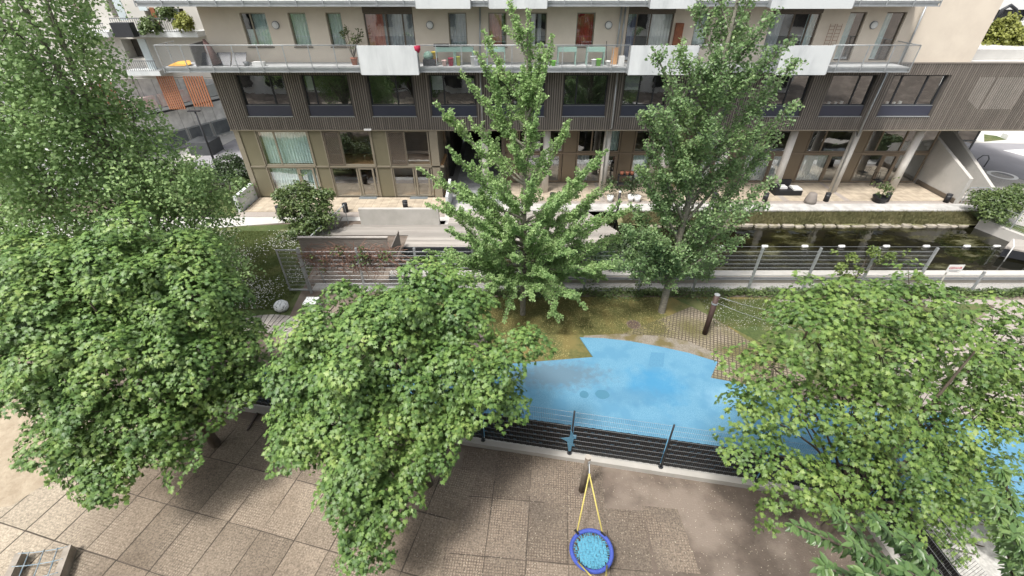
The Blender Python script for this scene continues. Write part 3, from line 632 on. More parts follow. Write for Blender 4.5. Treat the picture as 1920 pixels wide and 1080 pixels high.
# balconies
def balcony(zb, panels, x0, x1, pots=True):
    Yb = 24.92
    bal = obj('balcony', MB().box(x0, Yb, zb, x1, BY+.01, zb+.2), slabm, bld)
    obj('edge_channel', MB().box(x0-.02, Yb-.06, zb+.1, x1+.02, Yb-.003, zb+.2).box(x0-.02, Yb-.09, zb-.03, x1+.02, Yb-.003, zb+.0), steel, bal)
    zt = zb+1.19
    n = int(round((x1-x0)/1.25)); st = (x1-x0)/n
    inpan = lambda x: any(a-.05 < x < b_+.05 for a, b_ in panels)
    for k in range(n+1):
        x = x0+k*st
        if inpan(x): continue
        obj('baluster_post', MB().box(x-.02, Yb-.13, zb-.03, x+.02, Yb-.1, zt), steel, bal)
    edges = [x0] + [v for p in panels for v in p] + [x1]
    for k in range(0, len(edges), 2):
        a, b_ = edges[k], edges[k+1]
        if b_-a < .1: continue
        obj('handrail', MB().tube([(a, Yb-.115, zt+.01), (b_, Yb-.115, zt+.01)], .024, 6).tube([(a, Yb-.115, zb+.26), (b_, Yb-.115, zb+.26)], .01, 4), steel, bal, True)
        mb = MB(); x = a
        while x < b_: mb.box(x-.0018, Yb-.118, zb+.26, x+.0018, Yb-.114, zt); x += .055
        z = zb+.31
        while z < zt: mb.box(a, Yb-.1135, z-.0018, b_, Yb-.1105, z+.0018); z += .055
        obj('mesh_infill', mb, steel, bal)
    for a, b_ in panels:
        obj('screen_panel', MB().box(a, Yb-.34, zb-.1, b_, Yb-.29, zt+.02), cem, bal)
        obj('panel_bracket', MB().box(a-.03, Yb-.33, zb-.06, a-.005, Yb, zt), steel, bal); obj('panel_bracket', MB().box(b_+.005, Yb-.33, zb-.06, b_+.03, Yb, zt), steel, bal)
    for x in (x0, x1):
        mb = MB().tube([(x, Yb-.1, zt), (x, BY, zt)], .022, 6).box(x-.02, BY-.7, zb, x+.02, BY-.66, zt)
        y = Yb-.1
        while y < BY: mb.box(x-.002, y, zb+.2, x+.002, y+.003, zt); y += .055
        obj('end_rail', mb, steel, bal)
    return bal
b1 = balcony(7.53, [(-7.54, -4.66), (5.8, 9.1), (13.2, 15.7)], -17.5, 20.0)
b2 = balcony(10.36, [(-4.46, -1.94), (-1.07, 1.62), (6.4, 8.5), (12.0, 15.8)], -17.6, 20.0)
obj('divider', MB().box(-15.9, 24.95, 7.74, -15.85, BY, 8.75), mat('grey_net', (.2, .19, .18)), b1)

# stair walls at the right end
sw = thing('stair_walls', (27.3, 27, 0), 'pair of sloping bare concrete stair walls at the right end of the terrace', 'stair')
obj('side_wall', MB().extr([(27.15, 25.5, 0), (27.15, 29.2, 0), (27.15, 29.2, 3.05), (27.15, 25.5, 1.62)], (.22, 0, 0)), concrete, sw)
obj('side_wall', MB().extr([(28.55, 25.3, 0), (28.55, 31.5, 0), (28.55, 31.5, 4.1), (28.55, 25.3, 1.15)], (.22, 0, 0)), concrete, sw)
mb = MB()
for k in range(14): mb.box(27.38, 26+k*.3, 0, 28.54, 26.3+k*.3, .16+k*.17)
obj('steps', mb, concrete, sw)
obj('plinth', MB().box(27.06, 25.6, .05, 27.14, 28.7, .3), brown_fr, sw)
lb = thing('entrance_lobby', (30, 33, 0), 'dark glazed entrance lobby under the building end, behind the stair walls', 'entrance')
obj('wall', MB().box(27.4, 31.8, 0, 32.5, 39, ZB-.02), anthr, lb)
mb = MB()
for x in (28.5, 29.7, 30.9, 32.4): mb.box(x, 31.68, 0, x+.08, 31.79, ZB-.05)
mb.box(27.4, 31.66, 3.2, 32.5, 31.68, 3.3); mb.box(27.4, 31.66, 1.9, 32.5, 31.68, 1.98)
obj('frame', mb, steel_d, lb)
obj('pane', MB().quad((27.5, 31.72, .1), (32.4, 31.72, .1), (32.4, 31.72, 4.1), (27.5, 31.72, 4.1)), glass, lb)

# our own side of the yard: the block the photograph was taken from
ob = thing('opposite_building', (0, -8, 0), 'white rendered apartment block on the near side of the yard, seen only mirrored in panes', 'building')
mb = MB(); hs_ = []
for k in range(-9, 10):
    for zf in (.6, 3.6, 6.6, 9.6, 12.6): hs_.append((k*3.4-.9, k*3.4+.9, zf, zf+1.7))
m2 = holes_wall(MB(), -32, 32, 0, 13.2, 0, [h for h in hs_ if h[3] < 13], -.3)
m2.v = [(-a, -2.6-b_, c) for a, b_, c in m2.v]
obj('wall', m2, mat('render_white', (.7, .69, .66), None, 1, .9), ob)
obj('body', MB().box(-32, -12, 0, 32, -2.95, 13.2), roomm, ob)

# ---------------------------------------------------------------- fences
def mesh_panel(a, b_, z0, z1, hs, vstep, r=.0028, rh=.0034, drop=0):
    a = Vector(a); b_ = Vector(b_); d = b_-a; L_ = d.length; d.normalize(); n = Vector((-d.y, d.x, 0)); mb = MB()
    k = 0; x = .03
    while x < L_-.02:
        p = a+d*x; mb.tube([(p.x, p.y, z0), (p.x, p.y, z1)], r, 3, False); x += vstep
    z = z0+.05
    while z < z1+.01:
        for s in (-1, 1):
            o = n*(.007*s); mb.tube([a+o+Vector((0, 0, z)), b_+o+Vector((0, 0, z))], rh, 3, False)
        z += hs
    return mb
fence = thing('mesh_fence', (4.3, 16.2, 0), 'tall galvanised wire mesh fence with steel posts along the near side of the pond', 'fence')
FY = 16.2; fp = [17.7-2.42*k for k in range(12)][::-1]; dd_ = Vector((fp[0], FY, 0))
for i, x in enumerate(fp):
    obj('post', MB().box(x-.045, FY-.03, 0, x+.045, FY+.05, 2.32), steel, fence)
    if i < len(fp)-1: obj('mesh_panel', mesh_panel((x+.05, FY-.04, 0), (fp[i+1]-.05, FY-.04, 0), .12, 2.25, .2, .05), steel, fence)
low = thing('low_mesh_fence', (23, 16.2, 0), 'lower galvanised wire mesh fence continuing right past the warning sign', 'fence')
lp = [17.95+2.42*k for k in range(6)]
for i, x in enumerate(lp):
    if i: obj('post', MB().box(x-.04, FY-.03, 0, x+.04, FY+.05, 1.15), steel, low)
    if i < 5: obj('mesh_panel', mesh_panel((x+.05, FY-.04, 0), (lp[i+1]-.05, FY-.04, 0), .12, 1.05, .2, .05), steel, low)
# near fence with black privacy strips on a kerb
def near_fence(root, P0, P1, posts, holes=()):
    P0 = Vector(P0); P1 = Vector(P1); d = (P1-P0).normalized(); n = Vector((-d.y, d.x, 0)); L_ = (P1-P0).length
    kb = MB(); c = [P0-n*.16, P1-n*.16, P1+n*.12, P0+n*.12]; kb.prism([(v.x, v.y) for v in c], 0, .17); obj('kerb', kb, concrete, root)
    ps = [0]
    for t in posts: ps.append(t)
    for i, t in enumerate(posts):
        p = P0+d*t; obj('post', MB().tube([(p.x, p.y, .15), (p.x, p.y, 2.05)], .027, 8), anthr, root, True)
        obj('foot_plate', MB().tube([(p.x, p.y, .168), (p.x, p.y, .19)], .075, 8), anthr, root)
        if i < len(posts)-1:
            q_ = P0+d*(posts[i+1]); a = p+d*.04; e_ = q_-d*.04
            rods = MB(); z = .2
            while z < 2.01:
                rods.tube([(a.x, a.y, z), (e_.x, e_.y, z)], .0035, 4, False); z += .2
            wires = MB(); u = .025; L3 = (e_-a).length
            while u < L3: w_ = a+d*u+n*.009; wires.tube([(w_.x, w_.y, .2), (w_.x, w_.y, 2.0)], .0035, 3, False); u += .05
            mp_ = obj('mesh_panel', wires, mat('wire_dark', (.10, .105, .11), None, 5, .5, metal=.2), root); obj('rods', rods, steel, mp_)
            # woven strips: horizontal bands between the rods, slightly bellied
            mb = MB(); z = .205; L2 = (e_-a).length; nseg = 26
            while z < 1.38:
                for s in range(nseg):
                    u0 = L2*s/nseg; u1 = L2*(s+1)/nseg; off = -.03 - (.008 if (s+int(z*5)) % 2 else 0)
                    f0 = a+d*u0-n*off; f1 = a+d*u1-n*off
                    h = .199
                    if any(hx0 < (posts[i]+u0) < hx1 and hz0 < z+.1 < hz1 for hx0, hx1, hz0, hz1 in holes): continue
                    j = random.uniform(-.006, .006)
                    mb.extr([(f0.x, f0.y, z), (f1.x, f1.y, z), (f1.x, f1.y, z+h+j), (f0.x, f0.y, z+h+j)], (0, .003, 0))
                z += .199
            obj('privacy_strips', mb, black, root)
nf = thing('privacy_fence', (0, 8.28, 0), 'wire mesh fence with black woven privacy strips on a concrete kerb, before the blue carpet', 'fence')
A0 = Vector((-9.0, 9.85, 0)); A1 = Vector((9.25, 6.66, 0)); LL = (A1-A0).length; dA = (A1-A0).normalized()
t0 = (Vector((-.87, fence_y(-.87), 0))-A0).dot(dA)
posts = sorted([t0+2.6*k for k in range(-3, 5)]); posts = [t for t in posts if .02 < t < LL]+[LL-.05]; posts = [.1]+posts
near_fence(nf, A0, A1, posts, holes=[(t0+2.6-.15, t0+2.6+.03, .85, 1.1)])
pb = A0+dA*(t0+2.6)
obj('blue_gap_plate', MB().extr([(pb.x-.3, pb.y-.04, .92), (pb.x-.12, pb.y-.06, .8), (pb.x-.05, pb.y-.06, .35), (pb.x+.02, pb.y-.06, .36), (pb.x+.03, pb.y-.06, .6), (pb.x+.12, pb.y-.06, .58), (pb.x+.05, pb.y-.06, .72), (pb.x+.06, pb.y-.06, 1.0), (pb.x-.03, pb.y-.06, 1.3), (pb.x-.07, pb.y-.06, 1.0)], (0, .006, 0)), blue_r, nf)  # added blue plate, stands in for carpet seen through a strip gap
nf2 = thing('privacy_fence_return', (9.3, 6.6, 0), 'black privacy strip fence turning towards the viewer under the right hand trees', 'fence')
B0 = Vector((9.3, 6.5, 0)); B1 = Vector((9.55, 1.0, 0)); near_fence(nf2, B0, B1, [.1, 2.6, 5.1])

# ---------------------------------------------------------------- play equipment
sw_ = thing('nest_swing', (2.1, 5.3, 0), 'round nest swing with blue ring, light blue woven seat and yellow ropes', 'swing')
pc = G(1109, 1032, .55); rc = .475
ring = MB(); n = 40; pts = [(pc.x+rc*math.cos(2*math.pi*k/n), pc.y+rc*.98*math.sin(2*math.pi*k/n), .55+.02*math.sin(4*math.pi*k/n)) for k in range(n+1)]
ring.tube(pts, .05, 10, False); ringm = mat('blue_ring', (.06, .10, .42), (.045, .075, .33), 40, .7, bump=.01, bscale=80)
ro = obj('ring', ring, ringm, sw_, True)
wv = MB(); st = .083; rad = rc-.1
k = -rad
idx = 0
while k < rad:
    h = math.sqrt(max(0, rad*rad-k*k)); j = -h
    nn = 14
    for s in range(nn):
        y0 = -h+2*h*s/nn; y1 = -h+2*h*(s+1)/nn; zz = .52+.008*((s+idx) % 2)-.05*(1-(k/rad)**2)
        wv.quad((pc.x+k, pc.y+y0, zz), (pc.x+k+st*.93, pc.y+y0, zz), (pc.x+k+st*.93, pc.y+y1-.004, zz+.004), (pc.x+k, pc.y+y1-.004, zz+.004))
    k += st; idx += 1
k = -rad; idx = 0
while k < rad:
    h = math.sqrt(max(0, rad*rad-k*k)); nn = 14
    for s in range(nn):
        x0 = -h+2*h*s/nn; x1 = -h+2*h*(s+1)/nn; zz = .526+.008*((s+idx+1) % 2)-.05*(1-(k/rad)**2)
        if (s+idx) % 2: wv.quad((pc.x+x0, pc.y+k, zz), (pc.x+x1, pc.y+k, zz), (pc.x+x1, pc.y+k+st*.9, zz+.003), (pc.x+x0, pc.y+k+st*.9, zz+.003))
    k += st; idx += 1
lc = wv
for k in range(36):
    a = 2*math.pi*k/36; a2 = a+.05*(-1)**k
    lc.tube([(pc.x+(rc-.03)*math.cos(a), pc.y+(rc-.03)*math.sin(a), .545), (pc.x+(rad-.03)*math.cos(a2), pc.y+(rad-.03)*math.sin(a2), .52)], .009, 4)
obj('woven_seat', wv, mat('light_blue_web', (.10, .33, .45), (.05, .2, .3), 24, .7), sw_)
yel = mat('yellow_rope', (.62, .52, .16), (.5, .42, .12), 30, .6)
tp = G(1090, 921); zt = 1.62; hook = Vector((tp.x+.06, tp.y-.08, zt-.12)); join = F(1105, 888, tp.y-.33)
for px, py in ((1082, 997), (1130, 1001)):
    e_ = G(px, py, .6); obj('rope', MB().tube([join, (join+e_)/2+Vector((0, 0, -.01)), e_], .019, 6), yel, sw_, True)
pole2 = Vector((2.0, 3.1, 0)); join2 = Vector((pc.x+.05, 4.0, 1.2))
for px, py in ((1083, 1053), (1138, 1060)):
    e_ = G(px, py, .6); obj('rope', MB().tube([join2, e_], .019, 6), yel, sw_, True)
obj('chain', MB().tube([hook, join], .014, 6), steel, sw_)
for a, b_ in (((1078, 993), (1085, 1002)), ((1127, 997), (1135, 1006))):
    obj('rope_clamp', MB().tube([G(*a, .62), G(*b_, .6)], .03, 6), black, sw_)
pl = obj('log_post', MB().tube([(tp.x, tp.y, -.1), (tp.x+.02, tp.y-.01, .8), (tp.x+.03, tp.y-.03, zt)], [.085, .08, .075], 12), log_wood, sw_, True)
obj('post_top', MB().tube([(tp.x+.03, tp.y-.03, zt-.002), (tp.x+.03, tp.y-.03, zt+.02)], .078, 12), mat('cut_wood', (.42, .38, .33)), pl)
obj('post_shackle', MB().tube([(tp.x+.05, tp.y-.1, zt-.08), (tp.x+.06, tp.y-.1, zt-.25)], .03, 8), steel, pl)
pl2 = obj('log_post', MB().tube([(pole2.x, pole2.y, -.1), (pole2.x, pole2.y, 1.7)], .08, 12), log_wood, sw_, True)
obj('chain', MB().tube([join2, (pole2.x, pole2.y+.08, 1.5)], .014, 6), steel, sw_)
# scuffed earth ring at the post
mound('earth_collar', tp.x-.05, tp.y-.02, .26, .2, .03, soil, 14)

nr = thing('rope_climbing_frame', G(70, 1050), 'two weathered timber beams with a blue rope net strung between them', 'climbing net')
def beam(p, q, w_, z): 
    p = Vector(p); q = Vector(q); d = (q-p).normalized(); n = Vector((-d.y, d.x, 0))*w_/2
    return MB().prism([((p-n).x, (p-n).y), ((q-n).x, (q-n).y), ((q+n).x, (q+n).y), ((p+n).x, (p+n).y)], 0, z)
a0, a1 = G(35, 1036, .3), G(-10, 1130, .3); b0, b1_ = G(127, 1023, .3), G(95, 1110, .3)
obj('beam', beam(a0, a1, .14, .3), beam_wood, nr); obj('beam', beam(b0, b1_, .14, .3), beam_wood, nr)
rope_b = mat('blue_rope', (.12, .22, .30), (.4, .42, .42), 14, .7)
for t in (.02, .3, .6, .9):
    p = a0.lerp(a1, t); q = b0.lerp(b1_, t); m_ = (p+q)/2; m_.z -= .06
    obj('rope', MB().tube([p, p.lerp(m_, .5)+Vector((0, 0, -.02)), m_, q.lerp(m_, .5)+Vector((0, 0, -.02)), q], .013, 6), rope_b, nr, True)
for t in (.2, .5, .78):
    obj('rope', MB().tube([a0.lerp(b0, t)+Vector((0, 0, -.03)), a0.lerp(b0, t).lerp(a1.lerp(b1_, t), .5)+Vector((0, 0, -.06)), a1.lerp(b1_, t)+Vector((0, 0, -.03))], .013, 6), rope_b, nr, True)

bp_ = thing('rope_post', G(1321, 626), 'dark brown round post with two ropes tied near its top, on the grid pavers', 'post')
p = G(1321, 626); tz = 1.92
obj('pole', MB().tube([(p.x, p.y, -.05), (p.x, p.y, tz)], .1, 14), post_wood, bp_, True)
obj('cap', MB().lathe((p.x, p.y, tz), [(.105, 0), (.1, .015), (.02, .03)], 12), steel, bp_)
obj('clamp', MB().tube([(p.x, p.y, 1.5), (p.x, p.y, 1.56)], .115, 12), steel, bp_)
q1 = Vector((p.x+3.3, p.y-1.0, .75))
for s, z in ((0, 1.53), (.45, 1.8)):
    aa = Vector((p.x+.1, p.y+.02, z)); bb = q1+Vector((s*.8, s, z-1.3)); mid = (aa+bb)/2+Vector((0, 0, -.12))
    obj('rope', MB().tube([aa, aa.lerp(mid, .5)+Vector((0, 0, -.04)), mid, bb.lerp(mid, .5)+Vector((0, 0, -.04)), bb], .007, 5), steel, bp_, True)
obj('end_post', MB().tube([(q1.x+.1, q1.y+.2, 0), (q1.x+.1, q1.y+.2, 1.6)], .09, 12), post_wood, bp_, True)

mh = G(1188, 609); mhm = mat('cast_iron', (.10, .065, .06), (.07, .045, .042), 9, .8)
t_ = thing('manhole_cover', mh, 'round rusty manhole cover set in the mossy lawn', 'manhole cover')
obj('cover', MB().lathe((mh.x, mh.y, 0), [(.24, 0), (.24, .02)], 24), mhm, t_)
obj('ring', MB().lathe((mh.x, mh.y, 0), [(.29, 0), (.29, .013)], 24), mat('ring_iron', (.16, .12, .11)), t_)

# dark slatted bench left of the lawn, by the middle maple
bn = thing('slat_bench', G(905, 640), 'dark slatted timber bench block at the edge of the mossy lawn beside the middle maple', 'bench')
c0 = G(893, 597, .45); c1 = G(908, 598, .45); 
for k in range(11):
    x0 = -1.55+.0; y0 = 11.75+k*.14
    obj('slat', MB().box(-1.9, y0+.3, .40, -.95-.02*k, y0+.42, .45), bench_wood, bn)
obj('side', MB().box(-.98, 12.05, .02, -.93, 13.6, .4), bench_wood, bn)
obj('side', MB().box(-1.85, 12.1, .02, -1.0, 12.15, .4), bench_wood, bn)
# curved boardwalk with slats, left
bw = thing('curved_boardwalk', G(500, 590), 'curved grey slatted boardwalk between the left and middle maple', 'boardwalk')
cc = G(455, 680); r0, r1 = 1.6, 2.7; mb = MB()
for k in range(30):
    a = R(125)-k*R(5.2); a2 = a-R(4.4)
    mb.prism([(cc.x+r*math.cos(t), cc.y+r*math.sin(t)) for r, t in ((r0, a), (r1, a), (r1, a2), (r0, a2))], .05, .1)
obj('slats', mb, deckwood, bw)
obj('edging', MB().box(cc.x+r0, cc.y-3, .0, cc.x+r0+.05, cc.y, .06), bench_wood, bw)
# speckled seats
spk = bpy.data.materials.new('speckled'); spk.use_nodes = True; N = spk.node_tree.nodes; L = spk.node_tree.links
vo = N.new('ShaderNodeTexVoronoi'); vo.inputs['Scale'].default_value = 14; ge = N.new('ShaderNodeNewGeometry'); L.new(ge.outputs['Position'], vo.inputs['Vector'])
cr = N.new('ShaderNodeValToRGB'); cr.color_ramp.interpolation = 'CONSTANT'; cr.color_ramp.elements[0].color = (.04, .05, .05, 1); cr.color_ramp.elements[1].position = .3; cr.color_ramp.elements[1].color = (.72, .74, .74, 1)
L.new(vo.outputs['Distance'], cr.inputs[0]); L.new(cr.outputs[0], N['Principled BSDF'].inputs['Base Color'])
p = G(585, 585); cb = obj('cube_seat', MB().box(p.x-.27, p.y-.05, 0, p.x+.27, p.y+.45, .46), spk); tag(cb, 'white speckled cube seat beside the wire fence', 'seat')
p = G(527, 585); cb = obj('round_seat', MB().lathe((p.x, p.y+.15, 0), [(.2, 0), (.29, .12), (.29, .28), (.18, .4)], 18), spk, None, True); tag(cb, 'white speckled round seat left of the cube seat', 'seat')

# wooden screen with dry creeper
ws = thing('timber_screen', (-7.8, 18.2, 0), 'weathered grey board wall standing behind the creeper covered fence', 'timber wall')
for k in range(9): obj('board', MB().box(-9.85, 18.2, .2+k*.165, -5.75, 18.24, .2+k*.165+.155), grey_wood, ws)
obj('top_board', MB().box(-9.87, 18.16, 1.69, -5.73, 18.3, 1.73), mat('grey_cap', (.4, .37, .34)), ws)
obj('side_return', MB().box(-5.76, 18.25, .1, -5.72, 20.2, 1.0), grey_wood, ws)
gt = thing('wire_gate', (-8.8, 16.25, 0), 'galvanised wire gate at the left end of the tall fence', 'gate')
gm = MB(); frame_mb(gm, -9.9, -9.0, .1, 2.2, 16.25, .05, .05); obj('frame', gm, steel, gt)
obj('mesh', mesh_panel((-9.85, 16.27, 0), (-9.05, 16.27, 0), .15, 2.15, .2, .05), steel, gt)
obj('hoop', MB().tube([(-9.4, 17.0, 0), (-9.45, 17.0, .8), (-9.1, 17.0, 1.1), (-8.7, 17.0, 1.0), (-8.6, 17.0, 0)], .03, 8), steel, gt, True)
# ramp railing
rl = thing('ramp_railing', (-9.6, 22, 0), 'sloping galvanised handrail with mesh infill beside the parapet wall', 'railing')
A = F(645, 384, 22.9); Bq = F(583, 442, 20.9)
obj('handrail', MB().tube([A, Bq], .028, 8), steel, rl)
for t in (0, .35, .7, 1):
    q_ = A.lerp(Bq, t); obj('post', MB().tube([q_, (q_.x, q_.y, 0)], .022, 6), steel, rl)
mb = MB()
for k in range(30):
    q_ = A.lerp(Bq, k/29); mb.tube([(q_.x, q_.y, q_.z-.05), (q_.x, q_.y, q_.z-.95)], .004, 3, False)
for k in range(12): mb.tube([A-Vector((0, 0, .08+k*.08)), Bq-Vector((0, 0, .08+k*.08))], .004, 3, False)
obj('mesh_infill', mb, steel, rl)
lw = thing('terrace_side_wall', (-16, 25, 0), 'white concrete wall closing the left end of the terrace', 'wall')
obj('wall_body', MB().box(-16.2, 24.3, 0, -15.98, 26.35, 1.0), cem, lw)
lw = thing('passage_side_wall', (-3.8, 25, 0), 'thin white concrete wall beside the passage entrance', 'wall')
obj('wall_body', MB().extr([(-3.88, 24.4, 0), (-3.88, 26.3, 0), (-3.88, 26.3, 1.3), (-3.88, 24.4, .95)], (.16, 0, 0)), cem, lw)
# corner mesh rail by the right shrub
cr_ = thing('corner_railing', (28, 25, 0), 'short galvanised railing at the right end of the walkway', 'railing')
obj('handrail', MB().tube([(27.4, 25.4, 1.1), (28.5, 25.4, 1.1), (28.5, 24.2, 1.0)], .03, 6), steel, cr_)
for q_ in ((27.4, 25.4), (28.5, 25.4), (28.5, 24.3)): obj('post', MB().tube([(*q_, 0), (*q_, 1.1)], .025, 6), steel, cr_)
obj('mesh_infill', mesh_panel((27.4, 25.4, 0), (28.5, 25.4, 0), .1, 1.05, .12, .06), steel, cr_)
# diagonal kerb and jetty at the right end of the pond
a = G(1838, 415, -.1); b_ = G(1960, 462, -.1)
dkb = thing('pond_end_wall', ((a+b_)/2).to_tuple(), 'slanting concrete kerb with wire fence at the right end of the pond', 'wall')
d = (b_-a).normalized(); n = Vector((-d.y, d.x, 0))*.15
obj('kerb', MB().prism([((a-n).x, (a-n).y), ((b_-n).x, (b_-n).y), ((b_+n).x, (b_+n).y), ((a+n).x, (a+n).y)], -1, .05), concrete, dkb)
obj('mesh_panel', mesh_panel((a.x, a.y, 0), (b_.x, b_.y, 0), .1, 1.1, .2, .06), steel, dkb)
for t in (.02, .45, .9):
    q_ = a.lerp(b_, t); obj('post', MB().tube([(q_.x, q_.y, 0), (q_.x, q_.y, 1.2)], .03, 6), steel, dkb)
n4 = n*4
struct('pond_end_bank', MB().poly([a-n+Vector((0, 0, .09)), b_-n+Vector((0, 0, .09)), Vector((b_.x+6, b_.y+1, 0)), Vector((PX1, PY1, 0)), Vector((a.x+.2, PY1, 0))]), lawn_m)
jt = thing('small_jetty', G(1905, 465, .2).to_tuple(), 'small grey timber jetty with ladder rails at the right end of the pond', 'jetty')
q0 = G(1885, 463, .1); 
obj('planks', MB().prism([(q0.x, q0.y), (q0.x+1.4, q0.y-.9), (q0.x+2.8, q0.y+.2), (q0.x+1.2, q0.y+.9)], .02, .1), deckwood, jt)
obj('fascia', MB().prism([(q0.x, q0.y-.03), (q0.x+1.4, q0.y-.93), (q0.x+1.42, q0.y-.9), (q0.x+.02, q0.y)], -.4, .015), anthr, jt)
for k in (0, .8): obj('ladder_rail', MB().tube([(q0.x+k, q0.y-.1-k*.55, .6), (q0.x+k-.1, q0.y-.4-k*.5, .4), (q0.x+k-.1, q0.y-.45-k*.5, -.7)], .03, 6), white, jt, True)

# floats on a line across the pond
fl = None; fx = [1350, 1434, 1509, 1578, 1662, 1737, 1813, 1869]
ln = MB().tube([G(1150, 462, -.42), G(1890, 463, -.42)], .012, 5)
tag(obj('float_line', ln, steel_d), 'thin line stretched along the pond through the white floats', 'rope')
for k, px in enumerate(fx):
    p = G(px, 462, -.44); mbf = MB().tube([(p.x-.16, p.y, -.44), (p.x-.14, p.y, -.44), (p.x+.14, p.y, -.44), (p.x+.16, p.y, -.44)], [.05, .085, .085, .05], 10)
    o = obj('float', mbf, white, None, True)
    nm = ['first', 'second', 'third', 'fourth', 'fifth', 'sixth', 'seventh', 'eighth'][k]
    tag(o, nm + ' white float from the left on the line across the pond', 'float', 'white floats on the pond line')

# warning sign on a leaning post
sg = thing('warning_sign', (17.6, 15.6, 0), 'white sign with red lettering on a thin pale post by the tall fence', 'sign')
sp0 = G(1735, 577); stp = F(1776, 509, sp0.y); 
obj('post', MB().tube([sp0, stp], .028, 8), mat('pale_post', (.55, .53, .48)), sg)
s0, s1 = F(1771, 508, sp0.y-.03), F(1791, 508, sp0.y-.03); wS = .62; hS = .36
xs0 = stp.x-.12; z0_ = stp.z-.02
obj('board', MB().box(xs0, sp0.y-.05, z0_, xs0+wS, sp0.y-.035, z0_+hS), white, sg)
def text(s, loc, size, m, parent, ext=.002):
    cu = bpy.data.curves.new('lettering', 'FONT'); cu.body = s; cu.size = size; cu.extrude = ext; cu.align_x = 'CENTER'
    o = bpy.data.objects.new('lettering', cu); C.objects.link(o); o.rotation_euler = (R(90), 0, 0)
    dg = bpy.context.evaluated_depsgraph_get(); me = bpy.data.meshes.new_from_object(o.evaluated_get(dg)); bpy.data.objects.remove(o)
    me.materials.clear(); me.materials.append(m)
    o = bpy.data.objects.new('lettering', me); C.objects.link(o); o.rotation_euler = (R(90), 0, 0)
    o.location = Vector(loc)-WLOC[parent.name]; o.parent = parent; WLOC[o.name] = WLOC[parent.name]; return o
bm_ = [c for c in sg.children if c.name.startswith('board')][0]
text('GEFAHR', (xs0+wS/2, sp0.y-.055, z0_+.17), .14, mat('sign_red', (.5, .03, .05)), bm_)
obj('small_print', MB().box(xs0+.1, sp0.y-.054, z0_+.09, xs0+.52, sp0.y-.05, z0_+.105).box(xs0+.14, sp0.y-.054, z0_+.05, xs0+.46, sp0.y-.05, z0_+.065), steel_d, bm_)

# ---------------------------------------------------------------- terrace furniture
bo = None
bollards = [((525, 402), 'at the left end of the left terrace, beside the shrub'), ((649, 397), 'behind the left end of the parapet wall'), ((761, 392), 'behind the right part of the parapet wall'),
            ((907, 380), 'at the right side of the passage mouth'), ((1035, 377), 'behind the spiky tree, before the glazed recess'), ((1337, 377), 'behind the tall poplar'),
            ((1433, 377), 'left of the black lounge seat'), ((1548, 377), 'right of the tapered grey planter'), ((1661, 377), 'touching the round potted tree'), ((1773, 379), 'at the foot of the concrete stair wall')]
for k, ((px, py), w_) in enumerate(bollards):
    p = G(px, py, .04)
    if k == 0:
        bo = thing('bollard_light', p, '', 'bollard light', 'bollard lights on the terraces')
        obj('body', MB().lathe(p, [(.15, 0), (.15, .48)], 18), black, bo, True)
        obj('cap', MB().lathe((p.x, p.y, p.z+.482), [(.155, 0), (.155, .05), (.14, .06)], 18), anthr, bo)
        obj('light_slot', MB().lathe((p.x, p.y, p.z+.4), [(.152, 0), (.152, .02)], 18), steel_d, bo)
        bo['label'] = 'black cylindrical bollard light ' + w_
    else: dup(bo, p, 'black cylindrical bollard light ' + w_)
p = G(1480, 367, .05); sf = thing('lounge_seat', p, 'black outdoor lounge seat with white cushions beside a round column', 'sofa')
rat = mat('rattan', (.014, .014, .016), None, 20, .7)
obj('base', MB().box(p.x-.75, p.y-.0, .05, p.x+.75, p.y+.75, .36), rat, sf); obj('backrest', MB().box(p.x-.75, p.y+.76, .05, p.x+.3, p.y+.95, .78), rat, sf)
obj('armrest', MB().box(p.x-.95, p.y, .05, p.x-.76, p.y+.95, .68), rat, sf)
obj('cushion', MB().box(p.x-.7, p.y+.3, .37, p.x-.1, p.y+.74, .5), white, sf); obj('cushion', MB().box(p.x+.2, p.y+.05, .37, p.x+.72, p.y+.7, .47), white, sf)
p = G(1518, 380, .04); tag(obj('tapered_planter', MB().lathe(p, [(.34, 0), (.33, .2), (.22, .62), (.18, .64)], 18), mat('taupe', (.22, .195, .175)), None, True), 'taupe tapered planter between the lounge seat and a bollard light', 'planter')
p = G(1638, 352, .05); ch = thing('garden_chair', p, 'thin black metal garden chair before the glazing', 'chair')
for dx, dy in ((0, 0), (.4, 0), (0, .4), (.4, .4)): obj('leg', MB().tube([(p.x+dx, p.y+dy, .05), (p.x+dx, p.y+dy, .46)], .015, 5), black, ch)
obj('seat', MB().box(p.x-.02, p.y-.02, .46, p.x+.42, p.y+.42, .49), black, ch)
mb = MB()
for dx in (0, .13, .27, .4): mb.tube([(p.x+dx, p.y+.42, .46), (p.x+dx, p.y+.5, .92)], .012, 5)
obj('backrest', mb.tube([(p.x, p.y+.5, .92), (p.x+.4, p.y+.5, .92)], .014, 5), black, ch)
for px, lb_ in ((690, 'left'), (785, 'right')):
    p = G(px, 372, .05); tag(obj('door_mat', MB().box(p.x-.55, p.y-.1, .053, p.x+.55, p.y+.35, .07), mat('door_mat_m', (.14, .16, .17))), 'dark grey door mat before the %s terrace door of the left part' % ('left' if px < 700 else 'right'), 'door mat')
# dark pole by the deck for bird feeder boxes, carries no lamp
p = G(1152, 432, -.2); bpst = thing('garden_pole', p, 'black pole rising beside the deck end, behind it potted plants', 'pole')
obj('pole', MB().tube([p, (p.x, p.y, 2.1)], .07, 10), black, bpst, True); obj('cap', MB().lathe((p.x, p.y, 2.1), [(.08, 0), (.05, .05)], 10), white, bpst)

